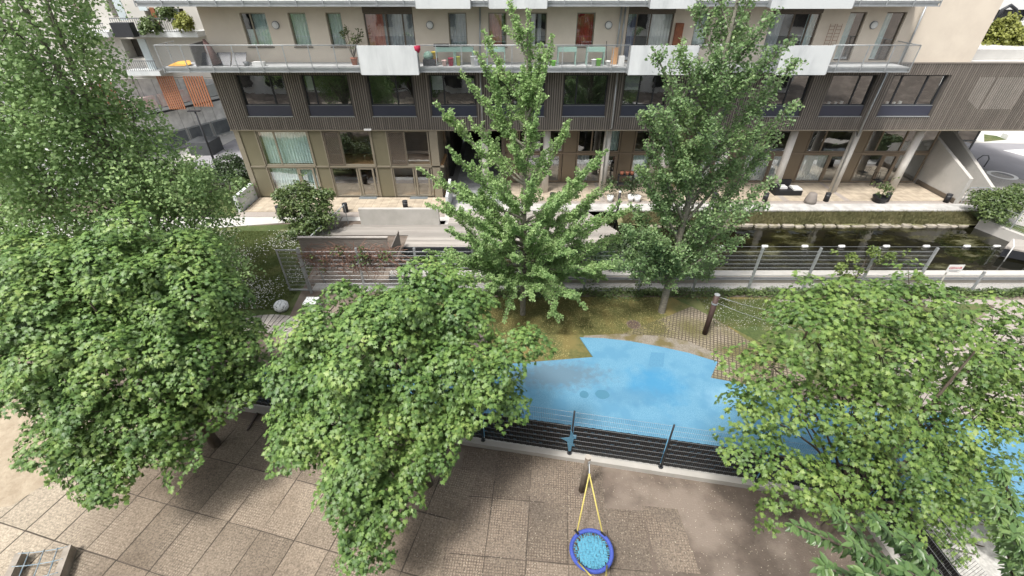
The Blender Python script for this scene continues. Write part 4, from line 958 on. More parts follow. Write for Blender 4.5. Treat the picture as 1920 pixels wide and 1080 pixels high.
# ---------------------------------------------------------------- things on the balcony
ZF = 7.735
def at_b(px, Y=25.5):  # x on the balcony floor for a photo column near its foot
    return F(px, 118, Y).x
terra = mat('terracotta', (.33, .13, .08), None, 5, .8); mint = mat('mint_paint', (.27, .42, .36), (.24, .38, .33), 4, .5)
def pot(name, x, y, r, h, m, label, cat='plant pot', z=ZF, grp=None):
    t = thing(name, (x, y, z), label, cat, grp)
    obj('vessel', MB().lathe((x, y, z), [(r*.75, 0), (r, h), (r*1.06, h), (r*1.06, h+.02), (r*.9, h+.02), (r*.88, h-.02)], 16), m, t, True)
    return t
pot('bucket', at_b(888), 25.4, .16, .42, white, 'tall white bucket under the second mint table', 'bucket'); pot('bucket', at_b(834), 25.3, .12, .24, mat('pale_pink', (.7, .5, .46)), 'pale pink pot under the first mint table', 'pot')
pot('bucket', at_b(846), 25.35, .14, .34, mat('crimson', (.38, .02, .06)), 'crimson bucket under the first mint table', 'bucket'); pot('bucket', at_b(860), 25.4, .11, .4, mat('lime', (.45, .5, .08)), 'lime green pot between the two mint tables', 'pot')
pot('bucket', at_b(815), 25.5, .13, .3, mat('yellow_pail', (.75, .55, .04)), 'yellow pail standing on a terracotta pot', 'bucket', ZF+.3); pot('plant_pot', at_b(816), 25.5, .15, .29, terra, 'terracotta pot carrying the yellow pail', 'pot')
pot('bucket', at_b(893), 25.35, .12, .26, mat('pale_grey_pot', (.6, .62, .66)), 'pale grey pot right of the second mint table', 'pot')
pot('bucket', at_b(1037), 25.3, .13, .22, mat('green_pot', (.2, .55, .06)), 'bright green pot left of the third mint table', 'pot'); pot('bucket', at_b(1121), 25.3, .14, .3, MATS['green_pot'], 'bright green pot under the fourth mint table', 'pot')
pot('bucket', at_b(1112), 25.3, .13, .28, white, 'white pot under the fourth mint table', 'pot'); pot('bucket', at_b(1139), 25.35, .13, .2, white, 'small white bucket by the leaning broom', 'bucket')
t = thing('oleander', (at_b(660), 25.6, ZF), 'potted oleander with long bare stems in a terracotta pot on the balcony', 'plant')
ox, oy = at_b(664), 25.6; obj('pot', MB().lathe((ox, oy, ZF), [(.13, 0), (.18, .3), (.2, .3), (.2, .33), (.1, .33)], 14), terra, t, True)
def table(x, y, w_, label):
    t = thing('planter_table', (x, y, ZF), label, 'table', 'mint raised planter tables on the balcony')
    obj('tray', MB().box(x-w_/2, y-.2, ZF+.62, x+w_/2, y+.2, ZF+.82), mint, t)
    for sx in (-1, 1):
        for sy in (-1, 1): obj('leg', MB().box(x+sx*(w_/2-.03)-.02, y+sy*.17-.02, ZF, x+sx*(w_/2-.03)+.02, y+sy*.17+.02, ZF+.62), steel_d if w_ < 0 else mint, t)
table(at_b(836), 25.6, .95, 'leftmost mint planter table with a black tray on top'); table(at_b(871), 25.6, .95, 'mint planter table with white pots on top, second from left')
table(at_b(1062), 25.6, .95, 'empty mint planter table with buckets to its left only'); table(at_b(1115), 25.6, .92, 'rightmost mint planter table with pots beneath'); table(at_b(930), 25.6, .95, 'mint planter table behind the spiky tree tip')
x = at_b(832); tag(obj('seed_tray', MB().box(x-.45, 25.5, ZF+.83, x+.3, 25.75, ZF+.95), black), 'black seed tray on the leftmost mint table', 'tray')
x = at_b(790); tag(obj('hanging_pot', MB().lathe((x, 24.72, 8.42), [(.1, 0), (.17, .12), (.18, .3)], 14), MATS['crimson'], None, True), 'crimson pot hung on the balcony rail beside the pale panel', 'pot')
x = at_b(806); c_ = MB().box(x-.3, 25.2, ZF, x+.32, 25.6, ZF+.3); tag(obj('storage_crate', c_, anthr), 'dark crate with a green bag on top, left of the yellow pail', 'crate')
tag(obj('green_bag', MB().lathe((x-.03, 25.4, ZF+.31), [(.22, 0), (.26, .12), (.2, .26), (.08, .34)], 10), mat('bag_green', (.08, .15, .12), (.2, .3, .25), 12), None, True), 'crumpled green garden bag on the dark crate', 'bag')
x = at_b(1152); tag(obj('board', MB().box(x-.14, 25.7, ZF, x+.16, 25.73, ZF+.78), mat('orange_board', (.6, .33, .15))), 'orange board leaning against the balcony wall', 'board')
x = at_b(1163); tag(obj('white_box', MB().box(x-.14, 25.2, ZF, x+.13, 25.4, ZF+.45), white), 'white box beside the orange board', 'box')
x = at_b(1136); tag(obj('broom', MB().tube([(x, 25.4, ZF), (x+.05, 26.2, ZF+1.0)], .018, 5), anthr), 'dark broom leaning against the balcony wall', 'broom')
for k, (px, lb_) in enumerate(((392, 'left'), (421, 'middle'), (450, 'right'))):
    x = at_b(px); w_ = .36
    tag(obj('solar_panel', MB().extr([(x-w_, 25.3, ZF+.02), (x+w_, 25.3, ZF+.02), (x+w_, 25.75, ZF+.55), (x-w_, 25.75, ZF+.55)], (0, .03, 0)), mat('solar', (.015, .02, .035), None, 5, .3)), '%s dark panel leaning on the left end of the balcony' % lb_, 'panel', 'dark panels on the balcony')
x = at_b(400); tag(obj('folded_parasol', MB().tube([(x-.15, 25.6, ZF+1.15), (x, 25.5, ZF+.8), (x+.3, 25.3, ZF+.05)], [.06, .17, .26], 10), mat('parasol_cloth', (.09, .05, .045), (.13, .08, .07), 12, .9), None, True), 'folded dark brown parasol leaning at the left end of the balcony', 'parasol')
x = at_b(345); tag(obj('towel', MB().extr([(x-.55, 25.0, ZF+.02), (x+.3, 24.98, ZF+.02), (x+.5, 25.3, ZF+.06), (x+.2, 25.75, ZF+.16), (x-.4, 25.7, ZF+.12)], (0, 0, .03)), mat('towel_orange', (.75, .42, .07), (.6, .3, .05), 5, .9)), 'orange and yellow cloth spread on the balcony floor', 'cloth')
x = at_b(490); tag(obj('white_planter', MB().box(x-.28, 25.1, ZF, x+.28, 25.4, ZF+.2), white), 'long white planter box on the left balcony stretch', 'planter')
x = at_b(468); tag(obj('grey_pot', MB().lathe((x, 25.2, ZF), [(.1, 0), (.16, .2)], 12), steel_d, None, True), 'grey bowl left of the long white planter box', 'pot')
x = F(1273, 70, 26.2).x; tag(obj('rusty_stele', MB().box(x-.28, 26.05, ZF, x+.1, 26.25, 9.55), mat('rust', (.26, .10, .05), (.18, .07, .04), 8, .9)), 'rust coloured upright stele against the balcony wall behind the poplar', 'sculpture')
tr = thing('wire_trellis', (F(1555, 75, 26.3).x, 26.3, ZF), 'thin rusty wire trellis leaning on the plaster wall', 'trellis')
for k in (0, .35):
    x = F(1548, 75, 26.3).x+k; mb = MB().tube([(x, 26.3, 8.5), (x, 26.34, 9.5)], .01, 4).tube([(x+.25, 26.3, 8.5), (x+.25, 26.34, 9.5+.0)], .01, 4)
    for z in range(6): mb.tube([(x, 26.32, 8.6+z*.16), (x+.25, 26.32, 8.6+z*.16)], .008, 4)
    obj('ladder', mb, MATS['rust'], tr)

# ---------------------------------------------------------------- background
bgw = mat('bg_render', (.55, .53, .49), (.5, .48, .44), .6, .9)
lbg = thing('left_apartment_block', (-30, 34, 0), 'pale apartment block with recessed balconies and slatted screens at upper left', 'building')
AY = 34.0
hl = []
for px0, px1, py0, py1 in ((146, 180, 5, 33), (195, 235, -8, 33), (268, 300, 16, 36), (300, 350, 16, 36), (225, 275, 73, 110), (0, 14, 0, 14)):
    a = F(px0, py0, AY); b_ = F(px1, py1, AY); x0, x1 = min(a.x, b_.x), max(a.x, b_.x); hl.append((x0, x1, b_.z, a.z))
mb = holes_wall(MB(), -46, -19.0, 5.6, 14.5, AY, [h for h in hl if h[0] > -46], .9)
obj('wall', mb, bgw, lbg); obj('body', MB().box(-46, AY+.95, 5.6, -27, 44, 14.5).box(-26.99, AY+.95, 5.6, -19, 35.6, 14.5), mat('bg_dark', (.09, .08, .07)), lbg)
obj('underside', MB().box(-46, AY+.01, 5.5, -19, 35.5, 5.58), bgw, lbg)
slatm = mat('orange_slats', (.36, .15, .075), (.28, .115, .06), 2, .7, stretch=(4, 1, .5)); slatp = mat('pale_slats', (.4, .33, .29))
def slats(px0, px1, py0, py1, Y, m_, n=9, root=lbg):
    a = F(px0, py0, Y); b_ = F(px1, py1, Y); x0, x1 = sorted((a.x, b_.x)); mb = MB(); w_ = (px1-px0)
    for k in range(n): x = x0+(x1-x0)*k/n; mb.box(x, Y, b_.z, x+(x1-x0)/n*.6, Y+.05, a.z)
    return obj('slat_screen', mb, m_, root)
slats(279, 309, 14, 70, 33.3, slatm, 8); slats(130, 165, -6, 55, 33.2, slatp, 9); slats(342, 402, 143, 200, 33.3, slatm, 8); slats(292, 350, 143, 205, 33.3, slatm, 8)
def bbal(px0, px1, py0, py1, Y, planter=None):
    a = F(px0, py0, Y); b_ = F(px1, py1, Y); x0, x1 = a.x, b_.x
    sl_ = obj('balcony', MB().box(x0, Y, b_.z, x1, AY, b_.z+.3), cem, lbg)
    mb = MB().box(x0, Y-.03, a.z, x1, Y, a.z+.05); x = x0
    while x < x1: mb.box(x, Y-.02, b_.z+.3, x+.025, Y, a.z); x += .14
    obj('railing', mb, steel_d, sl_); return sl_
bbal(205, 372, 35, 70, 32.8); bbal(225, 302, 115, 142, 32.8); bbal(120, 205, 45, 70, 32.8)
for px0, px1, py0, py1 in ((216, 226, -5, 38), (318, 330, 16, 40), (268, 282, 73, 134), (255, 262, -5, 20)):
    a = F(px0, py0, 33.4); b_ = F(px1, py1, 33.4); x0, x1 = sorted((a.x, b_.x)); obj('glass_screen', MB().box(x0, 33.4, b_.z, x0+.5, 33.46, a.z), mat('milk_glass', (.55, .62, .64), None, 1, .3), lbg)
def bgbox(px0, px1, py0, py1, Y, m_, nm, label, cat):
    a = F(px0, py0, Y); b_ = F(px1, py1, Y); x0, x1 = sorted((a.x, b_.x)); return tag(obj(nm, MB().box(x0, Y, b_.z, x1, Y+.5, a.z), m_), label, cat)
bgbox(204, 252, 43, 70, 32.2, anthr, 'planter_box', 'large dark planter box on the upper left balcony', 'planter')
glass_opq = mat('shop_glass', (.16, .18, .19), (.08, .09, .10), .8, .08, spec=.8)
# the angled wing of the block at street level
wg = thing('street_wing', (-25, 37, 0), 'white tiled wing of the left block with shop windows at street level', 'building')
P = Vector((-28.5, 32.5, 0)); Q = Vector((-23.2, 42.5, 0)); d = (Q-P).normalized(); n = Vector((d.y, -d.x, 0))
tilw = tilemat('white_panels', (.82, .815, .8), (.78, .775, .76), (.4, .4, .39), 1.6, .8, 0, .03)
def wq(u0, u1, z0, z1, off): return MB().extr([P+d*u0+n*off+Vector((0, 0, z0)), P+d*u1+n*off+Vector((0, 0, z0)), P+d*u1+n*off+Vector((0, 0, z1)), P+d*u0+n*off+Vector((0, 0, z1))], tuple(-n*.3))
obj('wall', MB().prism([(P.x, P.y), (Q.x, Q.y), (Q.x-12, Q.y+4), (P.x-12, P.y+4)], 0, 5.45), tilw, wg)
for u in (1.0, 3.0, 5.0, 7.0):
    wd = obj('shop_window', wq(u, u+1.9, .15, 1.35, .08), steel, wg); obj('pane', wq(u+.1, u+1.8, .25, 1.25, .1), glass_opq, wd)
obj('canopy', wq(-1, 8.6, 2.95, 3.1, .9), anthr, wg); bl_ = obj('balcony', wq(-1, 8.6, 3.11, 3.3, .92), cem, wg)
for u in (0, 2.4): obj('railing_panel', wq(1.2+u, 3.3+u, 3.35, 4.2, .88), mat('pink_towel', (.62, .42, .40), (.7, .66, .62), 3, .8), bl_)
obj('railing_panel', wq(6.3, 8.4, 3.35, 4.2, .88), mat('milky', (.45, .48, .48)), bl_)
for u in (-.6,):
    mb = MB()
    for k in range(10): q_ = P+d*(u+k*.17)+n*.96; mb.box(q_.x, q_.y, 3.0, q_.x+.08, q_.y+.05, 5.7)
    obj('slat_screen', mb, slatm, wg)
# street furniture left
pl_ = G(378, 292); tag(obj('planter_box', MB().box(pl_.x-.8, pl_.y, 0, pl_.x+.9, pl_.y+1.6, 1.0), mat('planter_grey', (.07, .075, .08))), 'large dark grey planter box on the street at left', 'planter')
lp_ = G(408, 318); lamp = thing('street_lamp', lp_, 'slim black street lamp rising behind the hedge at left', 'street lamp')
obj('pole', MB().tube([lp_, (lp_.x, lp_.y, 2.0), (lp_.x-.0, lp_.y, 4.0)], [.09, .07, .05], 8), anthr, lamp, True)
obj('lamp_head', MB().box(lp_.x-.45, lp_.y-.1, 4.0, lp_.x+.35, lp_.y+.1, 4.07), anthr, lamp)
mk = thing('marker_post', G(386, 288), 'small white marker post with red tip by the street', 'bollard'); p = G(386, 291)
obj('shaft', MB().tube([p, (p.x, p.y, .7)], .06, 8), white, mk); obj('tip', MB().tube([(p.x, p.y, .7), (p.x, p.y, .85)], .062, 8), MATS['sign_red'], mk)
roadm = mat('road', (.30, .295, .31), (.25, .245, .26), .8, .9, bump=.003)
sheet('road_left', gp((300, 335), (360, 305), (440, 262), (470, 262), (470, 320), (440, 330), (300, 385)), .012, roadm)
sheet('pavement_left', gp((300, 300), (430, 246), (470, 240), (470, 261), (440, 261), (360, 303), (300, 330)), .008, pale_m)
# street right
road_r = mat('road_right', (.27, .265, .28), (.23, .225, .24), .5, .9)
sheet('road_right', [G(1800, 268), G(2100, 273), G(2100, 380), G(1975, 352), G(1850, 318), G(1800, 310)], .012, road_r)
sheet('pavement_right', [G(1780, 225), G(2100, 225), G(2100, 272), G(1780, 267)], .008, conc_l)
sheet('pavement_front', [G(1790, 311), G(1850, 319), G(1975, 353), G(2100, 381), G(2100, 470), G(1900, 420), G(1815, 372)], .008, grav_w)
sheet('road_triangle', gp((1880, 282), (1925, 280), (1990, 300), (1925, 294)), .018, white)
sheet('grass_triangle', gp((1845, 252), (1868, 255), (1888, 262), (1845, 266)), .016, lawn_m)
rp = G(1879, 329); mb = MB(); 
for k in range(28):
    a, a2 = 2*math.pi*k/28, 2*math.pi*(k+1)/28
    mb.quad(*[(rp.x+r_*math.cos(t), rp.y+r_*math.sin(t), .02) for r_, t in ((.62, a), (.85, a), (.85, a2), (.62, a2))])
struct('road_ring_marking', mb, white)
p = G(1835, 313); hp = obj('bike_hoop', MB().tube([(p.x-.4, p.y, 0), (p.x-.4, p.y, .6), (p.x-.2, p.y, .85), (p.x+.2, p.y, .85), (p.x+.4, p.y, .6), (p.x+.4, p.y, 0)], .04, 8), steel_d, None, True); tag(hp, 'grey steel bicycle hoop by the entrance lobby', 'bike stand')
p = G(1900, 262); tag(obj('stone_bench', MB().box(p.x-.6, p.y, 0, p.x+3, p.y+.6, .4), white), 'long white stone bench at the far side of the road', 'bench')
p = G(1925, 270); tag(obj('concrete_seat', MB().prism([(p.x-1, p.y-2), (p.x+1.2, p.y-2.3), (p.x+1.2, p.y-1.3), (p.x-.8, p.y-1.2)], 0, .45), conc_l), 'pale concrete seat block at the road edge, right border', 'bench')
rb = thing('right_background_block', (46, 46, 0), 'white apartment block with a dark window opening behind the annex roof', 'building')
y0 = 44.0; a = F(1865, 20, y0); b_ = F(1915, 38, y0)
obj('wall', holes_wall(MB(), 33, 75, 0, 20, y0, [(F(1860, 20, y0).x, F(1925, 40, y0).x, F(1860, 40, y0).z, F(1860, 18, y0).z)], .5), white, rb)
obj('body', MB().box(33, y0+.55, 0, 75, 60, 20), anthr, rb)
tag(obj('garden_arch', MB().tube([F(1870, 38, 40), F(1880, 18, 40), F(1895, 10, 40), F(1905, 18, 40), F(1903, 40, 40)], .12, 8), anthr, None, True), 'dark arched frame above the yellow green tree at upper right', 'arch')

# ---------------------------------------------------------------- trees
def nrm(v): return v/np.maximum(np.linalg.norm(v, axis=-1, keepdims=True), 1e-9)
MAPLE = np.array([(0, 0), (.10, .03), (.35, -.10), (.30, .11), (.58, .24), (.32, .34), (.43, .63), (.19, .51), (.0, .96), (-.19, .51), (-.43, .63), (-.32, .34), (-.58, .24), (-.30, .11), (-.35, -.10), (-.10, .03), (0, .27)])
def tmpl(kind):
    if kind == 'maple':
        v = np.c_[MAPLE, -.25*np.abs(MAPLE[:, 0])-.18*(MAPLE[:, 1]-.3)**2]; f = [(16, i, i+1) for i in range(0, 15)]+[(16, 15, 0)]
        return v, np.array(f)
    if kind == 'round':
        p = np.array([(0, 0), (.32, .12), (.45, .42), (.28, .72), (0, .95), (-.28, .72), (-.45, .42), (-.32, .12)])
        v = np.c_[p, -.25*np.abs(p[:, 0])]; f = [(0, i, i+1) for i in range(1, 7)]; return v, np.array(f)
    if kind == 'quad':
        p = np.array([(0, 0), (.45, .45), (0, .95), (-.45, .5)]); v = np.c_[p, [0, -.1, 0, -.12]]; return v, np.array([(0, 1, 2), (0, 2, 3)])
    if kind == 'fan':
        p = np.array([(0, 0), (.5, .55), (.2, .8), (-.2, .8), (-.5, .55)]); v = np.c_[p, [0, -.1, .05, .05, -.1]]; return v, np.array([(0, 1, 2), (0, 2, 3), (0, 3, 4)])
    if kind == 'long':
        p = np.array([(0, 0), (.16, .2), (.22, .5), (.13, .8), (0, 1.05), (-.13, .8), (-.22, .5), (-.16, .2), (0, .5)])
        v = np.c_[p, np.array([0, .05, .03, -.03, -.16, -.03, .03, .05, -.04])]; return v, np.array([(8, i, i+1) for i in range(7)]+[(8, 7, 0)])
def leaves(name, P, Nn, U, S, kind, m, parent):
    v, f = tmpl(kind); Nn = nrm(Nn); U = nrm(U-Nn*np.sum(U*Nn, 1, keepdims=True)); W = np.cross(U, Nn)
    V = P[:, None, :]+S[:, None, None]*(W[:, None, :]*v[None, :, 0, None]+U[:, None, :]*v[None, :, 1, None]+Nn[:, None, :]*v[None, :, 2, None])
    T = f[None]+(np.arange(len(P))*len(v))[:, None, None]
    return arr_obj(name, V.reshape(-1, 3), T.reshape(-1, 3), m, parent)
def bez(a, c, b_, n=7):
    a, c, b_ = map(Vector, (a, c, b_)); return [a*(1-t)**2+c*2*t*(1-t)+b_*t*t for t in [i/(n-1) for i in range(n)]]
UP = np.array([0, 0, 1.0])
def cluster_leaves(cen, out, nper, rad, size, droop=.35, jit=.45):
    """sprays of leaves: flat tufts that face out and up"""
    n = len(cen); base = nrm(out*.55+UP*.75+rng.normal(0, .25, (n, 3)))
    t1 = nrm(np.cross(base, rng.normal(0, 1, (n, 3)))); t2 = np.cross(base, t1)
    P = np.repeat(cen, nper, 0); B_ = np.repeat(base, nper, 0); T1 = np.repeat(t1, nper, 0); T2 = np.repeat(t2, nper, 0)
    N_ = len(P); r_ = np.sqrt(rng.random(N_)); a = rng.random(N_)*2*np.pi; RR = rad*(np.repeat(rng.uniform(.7, 1.3, n), nper))
    off = (T1*np.cos(a)[:, None]+T2*np.sin(a)[:, None])*(r_*RR)[:, None]
    P = P+off-UP*(droop*r_**2*RR)[:, None]+B_*rng.normal(0, .18*rad, N_)[:, None]
    Nn = B_+rng.normal(0, jit, (N_, 3))+off*.8/rad*.4; Uo = off/rad+rng.normal(0, .35, (N_, 3))-UP*.35
    S = size*rng.uniform(.6, 1.25, N_)
    return P, Nn, Uo, S
def dome_leaves(cen, out, nper, rad, size, jit=.3):
    """boughs: leaves tiling the upper, outer side of a small dome, so each has a lit top and a shaded underside"""
    n = len(cen); A = nrm(out*.6+UP*.62+rng.normal(0, .12, (n, 3))); t1 = nrm(np.cross(A, rng.normal(0, 1, (n, 3)))); t2 = np.cross(A, t1)
    rs = rad*rng.uniform(.6, 1.35, n); cnt = np.maximum(6, (nper*(rs/rad)**2).astype(int)); ix = np.repeat(np.arange(n), cnt); N_ = len(ix)
    th = np.arccos(1-rng.random(N_)*.85); ph = rng.random(N_)*2*np.pi; lob = 1+.22*np.sin(ph*3+ix)+.15*np.sin(ph*5+2*ix)
    d = (t1[ix]*np.cos(ph)[:, None]+t2[ix]*np.sin(ph)[:, None])*np.sin(th)[:, None]
    P = cen[ix]+d*(rs[ix]*lob)[:, None]+A[ix]*(np.cos(th)*rs[ix]*.5)[:, None]+rng.normal(0, .03, (N_, 3))
    Nn = d*.55+A[ix]*(.35+.5*np.cos(th))[:, None]+UP*.35+rng.normal(0, jit, (N_, 3)); Uo = d+rng.normal(0, .25, (N_, 3))-UP*.3
    return P, Nn, Uo, size*rng.uniform(.55, 1.25, N_)
def lobed_tree(name, label, base, lobes, leafm, kind, size, dens, nper, crad, trunk_r, barkm, fork=.35, cat='tree', droop=.35, inner=.72, grp=None, jit=.45, twigs=True, dome=False, out_k=1.32, core=True):
    root = thing(name, base, label, cat, grp); base = Vector(base)
    L_ = [(np.array(l[0]), l[1]*(.84 if dome else 1)) for l in lobes]
    cs, outs = [], []
    for li, (c, r_) in enumerate(L_):
        n = int(dens*r_*r_*4*math.pi)
        d = nrm(rng.normal(0, 1, (n, 3))); d = d[(d[:, 2] > (-.25 if dome else -.55)) | (rng.random(n) < (.12 if dome else .35))]
        wob = 1+.16*np.sin(d[:, 0]*5+li)+.12*np.sin(d[:, 1]*7+2*li)
        rr = r_*wob*np.where(rng.random(len(d)) < .14, rng.uniform(1.0, out_k, len(d)), rng.uniform(.66, 1.02, len(d)))
        p = c+d*rr[:, None]*np.array([1, 1, .85]); keep = np.ones(len(p), bool)
        for lj, (c2, r2) in enumerate(L_):
            if lj != li: keep &= ~((np.linalg.norm((p-c2), axis=1) < r2*inner) & (rng.random(len(p)) < .85))
        keep &= p[:, 2] > .4
        cs.append(p[keep]); outs.append(d[keep])
    cen = np.concatenate(cs); out = np.concatenate(outs)
    ctr = np.mean([c for c, _ in L_], axis=0)
    tr = MB(); top = Vector(ctr)
    zf = base.z+(min(c[2] for c, _ in L_)-base.z)*.6+fork
    fk = Vector((base.x+(top.x-base.x)*.25, base.y+(top.y-base.y)*.25, zf))
    tr.tube(bez(base-Vector((0, 0, .1)), (base.x, base.y, (base.z+zf)*.5), fk, 5), [trunk_r*1.25, trunk_r*1.05, trunk_r, trunk_r*.95, trunk_r*.9], 10, False)
    spine = top.lerp(fk, .35); tr.tube(bez(fk, fk.lerp(spine, .5), Vector((top.x, top.y, max(c[2] for c, _ in L_)-.3)), 6), [trunk_r*.9, trunk_r*.7, trunk_r*.55, trunk_r*.4, trunk_r*.28, trunk_r*.12], 8, False)
    tops = []
    for c, r_ in L_:
        c = Vector(c); t = random.uniform(0, .5); s = fk.lerp(spine, t); br = trunk_r*.42*min(1, r_+.2)
        ctl = Vector((s.x+(c.x-s.x)*.5, s.y+(c.y-s.y)*.5, s.z+(c.z-s.z)*.75))
        tr.tube(bez(s, ctl, c, 7), [br*(1-.11*k) for k in range(7)], 6, False)
    if dome:        # thin out boughs that sit too close, leaving dark gaps between them
        kp = []; gap = crad*dome
        fld = np.sin(cen[:, 0]*2.3+.7)*np.sin(cen[:, 1]*2.1+1.9)+.6*np.sin(cen[:, 2]*2.9+cen[:, 0])*np.sin(cen[:, 0]*1.2-cen[:, 1]*1.7)
        cen = cen[fld < .62]; out = out[fld < .62]
        for i in rng.permutation(len(cen)):
            if all(np.sum((cen[i]-cen[j])**2) > gap*gap for j in kp): kp.append(i)
        if core:    # older leaves further in, in the shade of the outer boughs
            ci = np.concatenate([c+nrm(rng.normal(0, 1, (int(9*r_*r_)+2, 3)))*r_*.42 for c, r_ in L_]); cen = np.concatenate([cen, ci]); out = np.concatenate([out, nrm(rng.normal(0, 1, ci.shape))]); kp += list(range(len(cen)-len(ci), len(cen)))
        cen = cen[kp]; out = out[kp]; P, Nn, Uo, S = dome_leaves(cen, out, nper, crad, size)
    else: P, Nn, Uo, S = cluster_leaves(cen, out, nper, crad, size, droop, jit)
    tw = tr
    if twigs:
        idx = rng.choice(len(cen), min(len(cen), 700), replace=False)
        C2 = np.array([c for c, _ in L_])
        for i in idx:
            p = cen[i]; j = int(np.argmin(np.linalg.norm(C2-p, axis=1))); c = Vector(C2[j]); e_ = Vector(p)
            tw.tube(bez(c.lerp(e_, .1), c.lerp(e_, .6)-Vector((0, 0, .08)), e_, 4), [.016, .012, .009, .005], 3, False)
    t_ = obj('trunk', tr, barkm, root, True)
    leaves('crown', P, Nn, Uo, S, kind, leafm, root)
    print(name, 'leaves', len(P))
    return root
mapm = leafmat('maple_leaf', [(.045, .105, .026), (.095, .175, .046), (.155, .255, .062), (.28, .37, .105)], .2, .48)
mapm2 = leafmat('maple_leaf_right', [(.045, .105, .025), (.10, .178, .044), (.165, .258, .06), (.285, .37, .10)], .26, .5)
popm = leafmat('poplar_leaf', [(.14, .23, .085), (.22, .34, .13), (.31, .44, .175), (.42, .54, .23)], .42, .5)
aspm = leafmat('aspen_leaf', [(.11, .19, .08), (.18, .285, .12), (.25, .37, .16), (.36, .47, .20)], .45, .4)
ginm = leafmat('ginkgo_leaf', [(.18, .30, .11), (.27, .42, .16), (.36, .51, .21), (.47, .60, .27)], .48, .5)
shrm = leafmat('shrub_leaf', [(.05, .085, .03), (.08, .125, .04), (.12, .17, .055), (.18, .23, .08)], .2, .45)
drkm = leafmat('dark_leaf', [(.02, .04, .012), (.035, .065, .02), (.05, .085, .028)], .15, .5)
chem = leafmat('cherry_leaf', [(.05, .105, .035), (.085, .155, .05), (.125, .205, .065), (.2, .28, .09)], .22, .36)
ylm = leafmat('yellow_leaf', [(.16, .18, .04), (.24, .26, .06), (.3, .32, .09)], .3, .5)

def LB(lst): return [(tuple(F(px, py, D)), r_) for px, py, D, r_ in lst]
left_l = LB([(240, 500, 9.3, 1.25), (110, 545, 8.7, 1.25), (345, 560, 8.9, 1.15), (40, 640, 7.8, 1.1), (180, 640, 7.9, 1.3), (320, 670, 8.0, 1.2), (430, 640, 8.8, .85), (440, 725, 8.2, .8), (95, 740, 6.9, 1.0),
             (230, 770, 6.9, 1.1), (345, 780, 7.4, .8), (190, 860, 6.1, .65), (110, 820, 6.3, .6), (280, 845, 6.3, .65), (335, 862, 6.4, .38), (195, 905, 5.6, .35), (230, 600, 10.6, 1.3), (20, 560, 9.8, 1.1), (400, 560, 9.6, .8), (60, 480, 9.4, .7), (330, 480, 9.4, .8)])
lobed_tree('maple_tree', 'broad leafy maple at the left, its trunk foot on the rubber mats', (-9.0, 8.4, 0), left_l, mapm, 'maple', .108, 16, 150, .4, .13, bark, grp='maples in the play yard', dome=1.0)
mid_l = LB([(690, 600, 7.9, .7), (790, 550, 8.2, .75), (865, 600, 7.8, .65), (600, 630, 7.4, .8), (720, 640, 7.2, 1.05), (840, 680, 7.2, .85), (560, 710, 6.8, .65), (650, 740, 6.5, .95), (760, 770, 6.4, 1.0), (880, 745, 6.9, .6), (925, 690, 7.2, .5), (948, 755, 7, .33),
            (570, 800, 6.2, .65), (545, 860, 5.9, .38), (680, 850, 5.7, .8), (780, 850, 5.8, .65), (835, 800, 6.2, .5), (660, 920, 5.15, .5), (735, 920, 5.2, .45), (690, 975, 4.8, .42), (685, 1020, 4.5, .3), (985, 650, 7.4, .3), (750, 610, 9.0, .75), (820, 640, 9.0, .8), (640, 555, 8.3, .35), (835, 535, 8.3, .4)])
lobed_tree('maple_tree', 'tall maple in the middle foreground hanging low over the mats', (-2.35, 7.1, 0), mid_l, mapm, 'maple', .106, 18, 135, .36, .12, bark, grp='maples in the play yard', dome=1.0)
right_l = LB([(1600, 590, 7.2, .8), (1710, 570, 7.4, .65), (1530, 640, 6.8, .75), (1650, 660, 6.8, .95), (1770, 660, 7, .75), (1860, 650, 7.2, .7), (1450, 690, 6.6, .5), (1400, 680, 6.8, .22), (1410, 770, 6.3, .45), (1490, 770, 6.2, .7), (1600, 760, 6.2, .85), (1720, 770, 6.4, .8), (1820, 790, 6.6, .75),
              (1420, 845, 5.8, .45), (1490, 880, 5.5, .6), (1600, 870, 5.7, .65), (1700, 880, 5.7, .65), (1810, 890, 6, .6), (1480, 945, 5.1, .35), (1580, 930, 5.3, .5), (1660, 960, 5.2, .45), (1900, 720, 7, .7), (1890, 900, 6.1, .5), (1900, 590, 7.8, .35), (1520, 560, 7.4, .35), (1750, 960, 5.4, .4), (1850, 985, 5.6, .5), (1770, 1015, 5.2, .4), (1900, 1040, 5.3, .5)])
right_l = [(c_, r_*1.12) for c_, r_ in right_l]+LB([(1840, 920, 5.9, .6), (1770, 850, 6.1, .6), (1900, 970, 5.6, .55), (1830, 1040, 5.2, .4), (1910, 800, 6.6, .5), (1840, 720, 6.9, .5)])
lobed_tree('maple_tree', 'airy maple on the right with the blue carpet showing through its crown', (8.1, 5.85, 0), right_l, mapm2, 'maple', .104, 16, 88, .38, .13, bark, grp='maples in the play yard', inner=.5, dome=.95, core=False)
